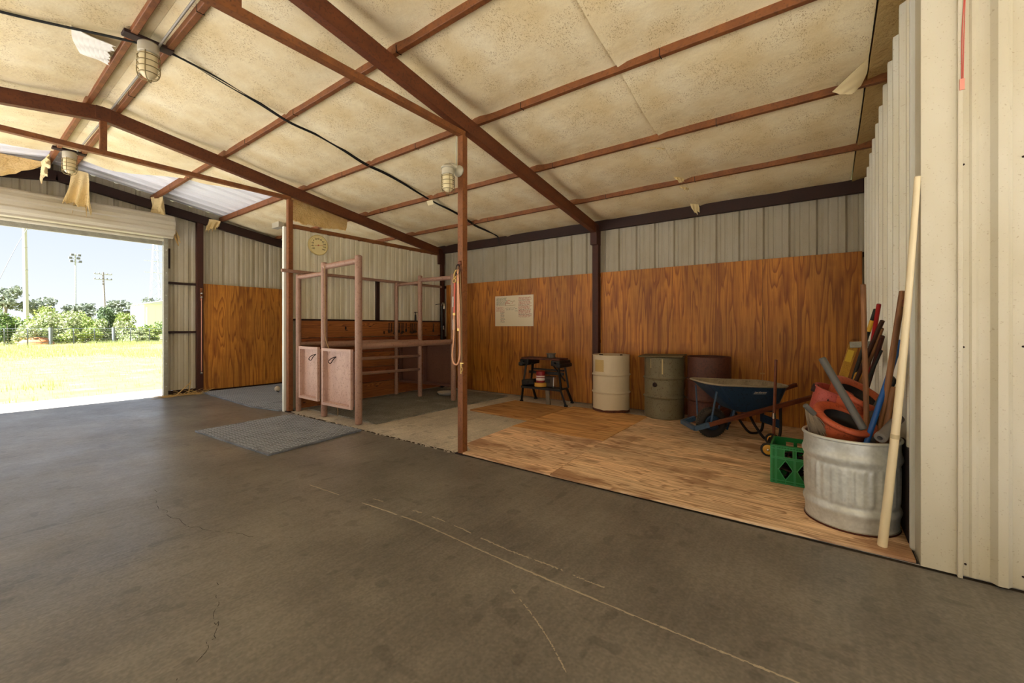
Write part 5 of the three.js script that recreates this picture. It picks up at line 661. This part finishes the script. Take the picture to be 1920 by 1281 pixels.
// red string on the wall trim
{ const t = thing('red_string', 'loop of thin red string hanging down the pale wall trim', 'string', [0, 0, 0]), R = std({ color: hex(196, 84, 72), roughness: 0.7 }), z = DP - 0.037; part('strand', [tube([V(0.646, 3.55, z), V(0.642, 3.2, z), V(0.634, 3.0, z), V(0.632, 2.72, z)], 0.0022, 5, 40)], R, t); part('strand', [tube([V(0.65, 3.55, z), V(0.646, 3.22, z), V(0.641, 3.0, z), V(0.637, 2.72, z)], 0.0022, 5, 40)], R, t); part('tape', [rb(0.624, 0.643, 2.675, 2.735, z - 0.004, z + 0.003)], std({ color: hex(226, 150, 132), roughness: 0.6 }), t); }

// ---------------------------------------------------------------- straps on the steel post
{
  const z = DP - 0.03, leather = std({ color: hex(206, 146, 104), roughness: 0.55 }), red = std({ color: hex(206, 92, 66), roughness: 0.6 }), w = vec(1, 0, 0);
  const b = thing('tie_ring', 'rusty bracket with ring high on the strap-hung steel post', 'bracket', [-3.135, 2.07, DP - 0.012]); part('plate', [lathe([[0, 0], [0.026, 0], [0.026, 0.008], [0.010, 0.012], [0, 0.012]], 16).rotateX(Math.PI / 2)], std({ map: rep(T.rust, 0.2), color: new THREE.Color(1.6, 1.5, 1.4), roughness: 0.7 }), b); part('ring', [torus(0.036, 0.006, 8, 20).scale(0.8, 1.5, 1).translate(-0.01, -0.07, 0.016)], M.iron, b);
  const s = thing('red_strap', 'orange red webbing strap with snap and white tag hung on the post', 'strap', [0, 0, 0]); part('snap', [tube([V(-3.16, 2.0, z - 0.005), V(-3.19, 1.96, z - 0.008), V(-3.185, 1.9, z - 0.008), V(-3.165, 1.93, z - 0.006)], 0.007, 6, 20), torus(0.022, 0.006, 6, 16).translate(-3.193, 1.885, -z + 0.004)], M.brass, s); part('webbing', [ribbon([V(-3.193, 1.87, z), V(-3.195, 1.75, z), V(-3.197, 1.62, z), V(-3.2, 1.5, z)], 0.024, 0.004, w)], red, s); part('tag', [bx(0.03, 0.115, 0.012, -3.212, 1.655, -z - 0.004, 0.004), bx(0.03, 0.115, 0.012, -3.208, 1.405, -z - 0.004, 0.004)], std({ color: hex(196, 186, 178), roughness: 0.5 }), s); part('buckle', [bx(0.034, 0.03, 0.012, -3.2, 1.52, -z - 0.001, 0.003)], M.brass, s);
  const l = thing('leather_strap', 'tan leather strap hanging in a long loop on the post', 'strap', [0, 0, 0]); part('strap', [ribbon([V(-3.2, 1.50, z - 0.004), V(-3.198, 1.38, z - 0.004), V(-3.208, 1.2, z - 0.006), V(-3.222, 1.06, z - 0.008), V(-3.195, 0.985, z - 0.01), V(-3.15, 0.975, z - 0.01), V(-3.112, 1.06, z - 0.008), V(-3.112, 1.25, z - 0.006), V(-3.118, 1.5, z - 0.004), V(-3.135, 1.9, z - 0.004), V(-3.14, 2.0, z - 0.004)], 0.017, 0.004, w)], leather, l); part('keeper', [bx(0.022, 0.02, 0.01, -3.136, 1.86, -z + 0.004, 0.003)], M.brass, l);
  const p = thing('pink_strap', 'pale pink webbing strap hanging straight down the post', 'strap', [0, 0, 0]); part('webbing', [ribbon([V(-3.15, 1.98, z + 0.002), V(-3.152, 1.8, z + 0.004), V(-3.15, 1.5, z + 0.004), V(-3.145, 1.36, z + 0.004)], 0.022, 0.004, w)], std({ color: hex(214, 150, 124), roughness: 0.7 }), p); part('tip', [bx(0.024, 0.03, 0.006, -3.145, 1.35, -z - 0.004, 0.002)], M.brass, p);
  const c = thing('thin_lead', 'thin olive lead with brass snap at its end along the post corner', 'lead', [0, 0, 0]); part('cord', [tube([V(-3.12, 1.99, z + 0.006), V(-3.105, 1.7, z + 0.006), V(-3.1, 1.3, z + 0.006), V(-3.092, 0.98, z + 0.004)], 0.006, 6, 30)], std({ color: hex(150, 122, 84), roughness: 0.8 }), c); part('snap', [torus(0.017, 0.005, 6, 16).scale(0.8, 1.3, 1).translate(-3.09, 0.925, -z), bx(0.012, 0.05, 0.012, -3.096, 0.965, -z, 0.003), bx(0.05, 0.012, 0.012, -3.085, 0.99, -z, 0.003), bx(0.012, 0.03, 0.01, -3.098, 0.89, -z, 0.003)], M.brass, c);
}

// ---------------------------------------------------------------- outdoors, seen through the left opening
{
  const leafM = new THREE.MeshPhysicalMaterial({ color: new THREE.Color(0.72, 0.72, 0.72), roughness: 0.9, transmission: 0.35, thickness: 0, side: THREE.DoubleSide });
  const leaf = (() => { const g = new THREE.BufferGeometry(); g.setAttribute('position', new THREE.Float32BufferAttribute([-0.5, 0, 0, 0, -0.28, 0.05, 0.5, 0, 0, -0.5, 0, 0, 0.5, 0, 0, 0, 0.28, 0.05], 3)); g.setAttribute('uv', new THREE.Float32BufferAttribute(new Array(12).fill(0), 2)); g.computeVertexNormals(); return g; })();
  const mtx = new THREE.Matrix4(), qt = new THREE.Quaternion(), eu = new THREE.Euler(), col = new THREE.Color();
  function foliage(parent, blobs, n, size, cols, shell = 0.55) {
    const im = new THREE.InstancedMesh(leaf, leafM, n); im.name = 'foliage'; im.userData.kind = 'stuff'; im.castShadow = im.receiveShadow = true; let tot = 0; blobs.forEach((b) => tot += b[3] * b[4]);
    for (let i = 0; i < n; i++) { let r = rnd() * tot, k = 0; while (k < blobs.length - 1 && (r -= blobs[k][3] * blobs[k][4]) > 0) k++; const [x, y, z, rx, ry, rz] = blobs[k]; const a = rnd() * Math.PI * 2, e = Math.asin(rr(-1, 1)), R = Math.pow(lerp(shell, 1, rnd()), 1) * (0.85 + 0.3 * rnd()); eu.set(rr(0, 6), rr(0, 6), rr(0, 6)); qt.setFromEuler(eu); const s = size * rr(0.6, 1.4); const yy = y + ry * R * Math.sin(e); mtx.compose(vec(x + rx * R * Math.cos(e) * Math.cos(a), Math.max(0.05, yy), z + (rz || rx) * R * Math.cos(e) * Math.sin(a)), qt, vec(s, s, s)); im.setMatrixAt(i, mtx); const c = cols[Math.floor(rnd() * cols.length)], j = rr(0.75, 1.25); col.setRGB(c[0] * j, c[1] * j, c[2] * j); im.setColorAt(i, col); }
    parent.add(im); return im;
  }
  const green = [[0.20, 0.30, 0.06], [0.26, 0.36, 0.08], [0.14, 0.24, 0.05]], lime = [[0.36, 0.44, 0.09], [0.42, 0.46, 0.12], [0.26, 0.36, 0.07]], pale = [[0.42, 0.47, 0.2], [0.52, 0.53, 0.3], [0.30, 0.38, 0.12]], deep = [[0.10, 0.16, 0.05], [0.14, 0.21, 0.07], [0.08, 0.13, 0.04]], hazedLeaf = [[0.24, 0.28, 0.19], [0.30, 0.34, 0.24], [0.20, 0.24, 0.16]];  // far tree leaves lightened in colour for distance haze
  const bark = std({ color: hex(128, 120, 106), roughness: 0.95 });
  function shrub(label, x, d, w, h, cols, n = 2600, size = 0.22) { const t = thing('shrub', label, 'shrub', [x, -0.09, d], 'overgrown shrubs behind the pipe fence'); const bl = []; for (let i = 0; i < 9; i++) { const k = rr(0.3, 0.62); bl.push([rr(-0.55, 0.55) * w, h * rr(0.15, 0.8), rr(-0.5, 0.5) * w, w * k * 0.65, h * k * 0.6, w * k * 0.65]); } foliage(t, bl, n, size, cols); const st = []; for (let i = 0; i < 7; i++) { const a = vec(rr(-0.4, 0.4) * w, 0, rr(-0.4, 0.4) * w); st.push(cyl(a, a.clone().add(vec(rr(-0.3, 0.3), h * 0.55, rr(-0.3, 0.3))), 0.03, 0.012, 5)); } part('stem', st, bark, t); return t; }
  shrub('dark green shrub, nearest the left end of the fence', -55.5, 3.0, 2.0, 3.2, green); shrub('low shadowed green shrub in front of the leaning steel pole', -57.5, 5.0, 2.2, 3.0, lime); shrub('pale flowering shrub behind the reddish dirt bank', -55, 6.2, 2.0, 2.7, pale); shrub('yellow-green shrub at the thick fence post', -56.5, 7.6, 2.1, 2.7, lime); shrub('tall rounded dark vine mound in the middle of the thicket', -58, 9.4, 2.0, 3.7, deep, 3000); shrub('white flowering vine sprawled before the dark mound', -54.5, 9.9, 1.9, 2.4, pale); shrub('yellow-green shrub behind the flowering vine', -60.5, 11.4, 2.0, 3.0, lime); shrub('low green shrub beside the white metal building', -62, 13.9, 2.6, 2.2, green); shrub('low lime shrub along the right end of the fence', -55, 12.4, 2.0, 1.5, lime); shrub('pale low shrub right of the second thick fence post', -53.6, 11.2, 1.6, 1.3, pale); shrub('leafy shrub just left of the opening', -56, 0.6, 2.2, 3.0, green, 1600); shrub('low pale shrub behind the first thin fence posts', -53.4, 4.4, 1.7, 1.7, pale, 1800); shrub('low lime shrub between the two thick fence posts', -53.4, 7.4, 1.8, 1.5, lime, 2000);
  function tree(label, x, d, w, h, n = 2600) { const t = thing('tree', label, 'tree', [x, -0.09, d], 'trees beyond the thicket'); const bl = []; for (let i = 0; i < 12; i++) bl.push([rr(-0.6, 0.6) * w, h * rr(0.5, 0.85), rr(-0.6, 0.6) * w, w * rr(0.28, 0.5), h * rr(0.08, 0.16), w * rr(0.28, 0.5)]); foliage(t, bl, Math.round(n * 0.62), 0.6, hazedLeaf, 0.2); part('trunk', [cyl(vec(0, 0, 0), vec(0.2, h * 0.55, 0.1), 0.4, 0.22, 8), cyl(vec(0.1, h * 0.35, 0), vec(w * 0.45, h * 0.7, 0.4), 0.18, 0.07, 6), cyl(vec(0.1, h * 0.4, 0), vec(-w * 0.45, h * 0.72, -0.4), 0.18, 0.07, 6)], bark, t); }
  tree('large grey-green tree at the left behind the leaning steel pole', -130, 7.5, 3.6, 10.6); tree('dark spreading tree just right of the leaning steel pole', -132, 13.0, 3.6, 8.2); tree('low hazy tree behind the tall stadium light', -134, 18.2, 3.0, 7.6); tree('rounded tree right of the crossarm power pole', -136, 25.4, 3.4, 8.8); tree('dark treetop behind the white building roof', -150, 35.3, 3.4, 10.2, 1600); tree('distant tree beyond the left edge of the opening', -128, 1.6, 4.6, 9.4, 1200);
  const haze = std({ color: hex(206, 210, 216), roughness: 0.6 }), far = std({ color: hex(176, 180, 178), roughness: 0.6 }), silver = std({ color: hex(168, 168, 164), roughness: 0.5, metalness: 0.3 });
  { const t = thing('steel_pole', 'thick pale steel pole, nearest and leaning slightly, beyond the thicket', 'pole', [-85, -0.09, 6.66]); part('shaft', [cyl(vec(0, 0, 0), vec(0, 15.0, 0.18), 0.27, 0.2, 16)], std({ color: hex(186, 186, 180), roughness: 0.6 }), t); part('arm', [cyl(vec(0, 14.4, 0.17), vec(0.2, 14.75, 0.95), 0.03, 0.03, 6), cyl(vec(0, 14.4, 0.17), vec(0.2, 14.7, -0.85), 0.03, 0.03, 6)], silver, t); part('band', [cyl(vec(0, 9, 0.1), vec(0, 9.08, 0.1), 0.26, 0.26, 16), cyl(vec(0, 12, 0.14), vec(0, 12.08, 0.14), 0.24, 0.24, 16)], silver, t); }
  { const t = thing('stadium_light', 'tall thin stadium light pole with a cluster of lamps on top', 'light pole', [-140, -0.09, 18.43]); part('shaft', [cyl(vec(0, 0, 0), vec(0, 18.6, 0), 0.17, 0.12, 8)], far, t); for (let i = 0; i < 6; i++) part('floodlight', [bx(0.4, 0.5, 0.55, 0.1, 18.3 - Math.floor(i / 2) * 0.75, (i % 2 ? -1 : 1) * (0.5 + (i % 3) * 0.15), 0.06)], std({ color: hex(110, 112, 112), roughness: 0.6 }), t); part('crossbar', [0, 1, 2].map((k) => bx(0.08, 0.08, 1.8, 0, 18.2 - k * 0.75, 0)), far, t); }
  { const t = thing('power_pole', 'wooden power pole with two crossarms beyond the vine mound', 'utility pole', [-110, -0.09, 18.58]); part('shaft', [cyl(vec(0, 0, 0), vec(0, 11.9, 0.42), 0.2, 0.14, 8)], std({ color: hex(120, 114, 108), roughness: 0.9 }), t); for (const y of [11.5, 10.5]) { part('crossarm', [bx(0.1, 0.14, 2.5, 0, y, 0.4)], far, t); for (let i = 0; i < 5; i++) part('insulator', [lathe([[0, 0], [0.1, 0], [0.12, 0.1], [0.06, 0.22], [0, 0.24]], 8).translate(0, y + 0.07, 0.4 - 1.15 + i * 0.575)], std({ color: hex(110, 110, 112), roughness: 0.4 }), t); } }
  { const t = thing('lattice_tower', 'faint lattice transmission tower by the right door jamb', 'tower', [-380, -0.09, 89.6]), Hh = 66, bw = 3.4, tw = 0.9, legs = [[1, 1], [1, -1], [-1, -1], [-1, 1]], wq = (y) => lerp(bw, tw, y / Hh); for (const [a, b] of legs) part('leg', [cyl(vec(a * bw, 0, b * bw), vec(a * tw, Hh, b * tw), 0.14, 0.1, 5)], haze, t); const br = []; for (let k = 0; k < 12; k++) { const y0 = k * Hh / 12, y1 = (k + 1) * Hh / 12; for (let i = 0; i < 4; i++) { const [a, b] = legs[i], [c, e] = legs[(i + 1) % 4]; br.push(cyl(vec(a * wq(y0), y0, b * wq(y0)), vec(c * wq(y1), y1, e * wq(y1)), 0.07, 0.07, 4, false)); } } const m = part('bracing', br, haze, t); m.userData.kind = 'stuff'; for (const y of [40, 48, 56]) part('crossarm', [bx(0.3, 0.3, 12, 0, y, 0)], haze, t); }
  tag(mesh('power_line', [tube([V(-84.6, 14.5, 6.7), V(-80, 10.6, 5.2), V(-79, 6.2, 3.8), V(-78, 1.8, 2.4)], 0.03, 5, 40)], std({ color: hex(120, 120, 120), roughness: 0.7 })), 'thin guy wire slanting down left from the nearest steel pole', 'wire');
  { const t = thing('metal_building', 'white metal building at the right edge of the opening', 'building', [-112, -0.09, 28.5]), wm = std({ color: hex(226, 228, 228), roughness: 0.6 }); part('wall', [bx(10, 6.0, 10, 0, 3.0, 0)], wm, t); for (let i = 0; i < 8; i++) part('wall_rib', [bx(0.08, 5.9, 0.12, 5.02, 3.0, -4.6 + i * 1.3)], wm, t); const s = new THREE.Shape([[-5.3, 6.0], [5.3, 6.0], [0, 7.3]].map((q) => new THREE.Vector2(...q))); const g = flat(new THREE.ExtrudeGeometry(s, { depth: 10.6, bevelEnabled: false })); g.rotateY(Math.PI / 2); g.translate(-5.3, 0, 0); part('roof', [g], std({ color: hex(206, 210, 210), roughness: 0.5 }), t); part('door', [bx(0.06, 3.0, 3, 5.05, 1.5, 0)], std({ color: hex(200, 204, 206), roughness: 0.6 }), t); }
  { const t = thing('pipe_fence', 'grey pipe and wire fence crossing the field before the thicket', 'fence', [-51, -0.09, 0]), gp = std({ color: hex(112, 118, 124), roughness: 0.5, metalness: 0.2 }); for (const d of [5.29, 9.1, 1.5, 13.2]) part('thick_post', [cyl(vec(0, 0, -d), vec(0, 1.42, -d), 0.12, 0.12, 12)], gp, t); for (const d of [2.86, 4.05, 6.61, 7.87, 10.26, 11.59, 0.3, -1.2]) part('thin_post', [cyl(vec(0, 0, -d), vec(0, 1.34, -d), 0.04, 0.04, 8)], gp, t); for (const y of [0.2, 0.45, 0.68, 0.9, 1.12, 1.32]) part('rail', [cyl(vec(0, y, 2), vec(0, y, -15), 0.016, 0.016, 6)], gp, t); const w = []; for (let d = -2; d < 15; d += 0.31) w.push(cyl(vec(0.02, 0.05, -d), vec(0.02, 1.32, -d), 0.005, 0.005, 3, false)); part('mesh_wire', w, gp, t).userData.kind = 'stuff'; }
  { const t = thing('road_stripe_rails', 'low white rails standing in for a pale dusty road at the right', 'fence', [-66, -0.09, 15.5]); for (let i = 0; i < 5; i++) part('post', [cyl(vec(0, 0, 4 - i * 2.4), vec(0, 1.5, 4 - i * 2.4), 0.07, 0.07, 8)], M.trimWhite, t); for (const y of [0.9, 1.4]) part('rail', [cyl(vec(0, y, 4.5), vec(0, y, -7), 0.07, 0.07, 8)], M.trimWhite, t); }  // white rails put in for a pale road stripe
  { const t = thing('dirt_bank', 'reddish bare dirt bank behind the fence', 'dirt', [-52.6, -0.09, 4.6]); const g = new THREE.SphereGeometry(1, 28, 14); g.scale(0.7, 0.62, 1.0); const p = g.attributes.position; for (let i = 0; i < p.count; i++) { const k = 0.85 + 0.35 * N1.fbm((p.getX(i) + 3) / 6, (p.getZ(i) + 3) / 6, 9, 9, 4); p.setXYZ(i, p.getX(i) * k, p.getY(i) * k, p.getZ(i) * k); } g.computeVertexNormals(); part('bank', [g], std({ color: hex(186, 120, 76), roughness: 1 }), t); }
  // dry grass of the field
  { const g = new THREE.BufferGeometry(), P = []; for (let k = 0; k < 7; k++) { const a = k * 0.9, b = 0.05 + 0.03 * (k % 3), h = 0.6 + 0.4 * ((k * 37 % 10) / 10), c = Math.cos(a), s = Math.sin(a); P.push(-0.012 * s + b * c * 0.3, 0, 0.012 * c + b * s * 0.3, 0.012 * s + b * c * 0.3, 0, -0.012 * c + b * s * 0.3, b * c * 2.6, h, b * s * 2.6); } g.setAttribute('position', new THREE.Float32BufferAttribute(P, 3)); g.setAttribute('uv', new THREE.Float32BufferAttribute(new Array(P.length / 3 * 2).fill(0), 2)); g.computeVertexNormals();
    const n = 16000, im = new THREE.InstancedMesh(g, new THREE.MeshPhysicalMaterial({ roughness: 0.95, transmission: 0.3, thickness: 0, side: THREE.DoubleSide }), n); im.name = 'field_grass'; im.userData = { kind: 'stuff', label: 'short dry yellow-green grass covering the field', category: 'grass' }; im.castShadow = im.receiveShadow = true;
    for (let i = 0; i < n; i++) { const k = Math.pow(rnd(), 0.75), x = lerp(X3 - 1.3, -52, k), wd = lerp(3.5, 13, k), d = lerp(1.2, 5.5, k) + rr(-1, 1) * wd * 0.75; const gp = N3.fbm((x + 100) / 80, (d + 40) / 80, 24, 24, 3), s = (gp > 0.55 ? rr(0.12, 0.3) : rr(0.05, 0.14)) * (x < -44 ? 1.6 : 1); eu.set(0, rr(0, 6), 0); qt.setFromEuler(eu); mtx.compose(vec(x, -0.09, -d), qt, vec(s, s, s)); im.setMatrixAt(i, mtx); const j = rr(0.8, 1.2); if (gp > 0.55) col.setRGB(0.22 * j, 0.25 * j, 0.06 * j); else col.setRGB(0.29 * j, 0.26 * j, 0.1 * j); im.setColorAt(i, col); }
    scene.add(im); }
}
renderer.render(scene, camera);
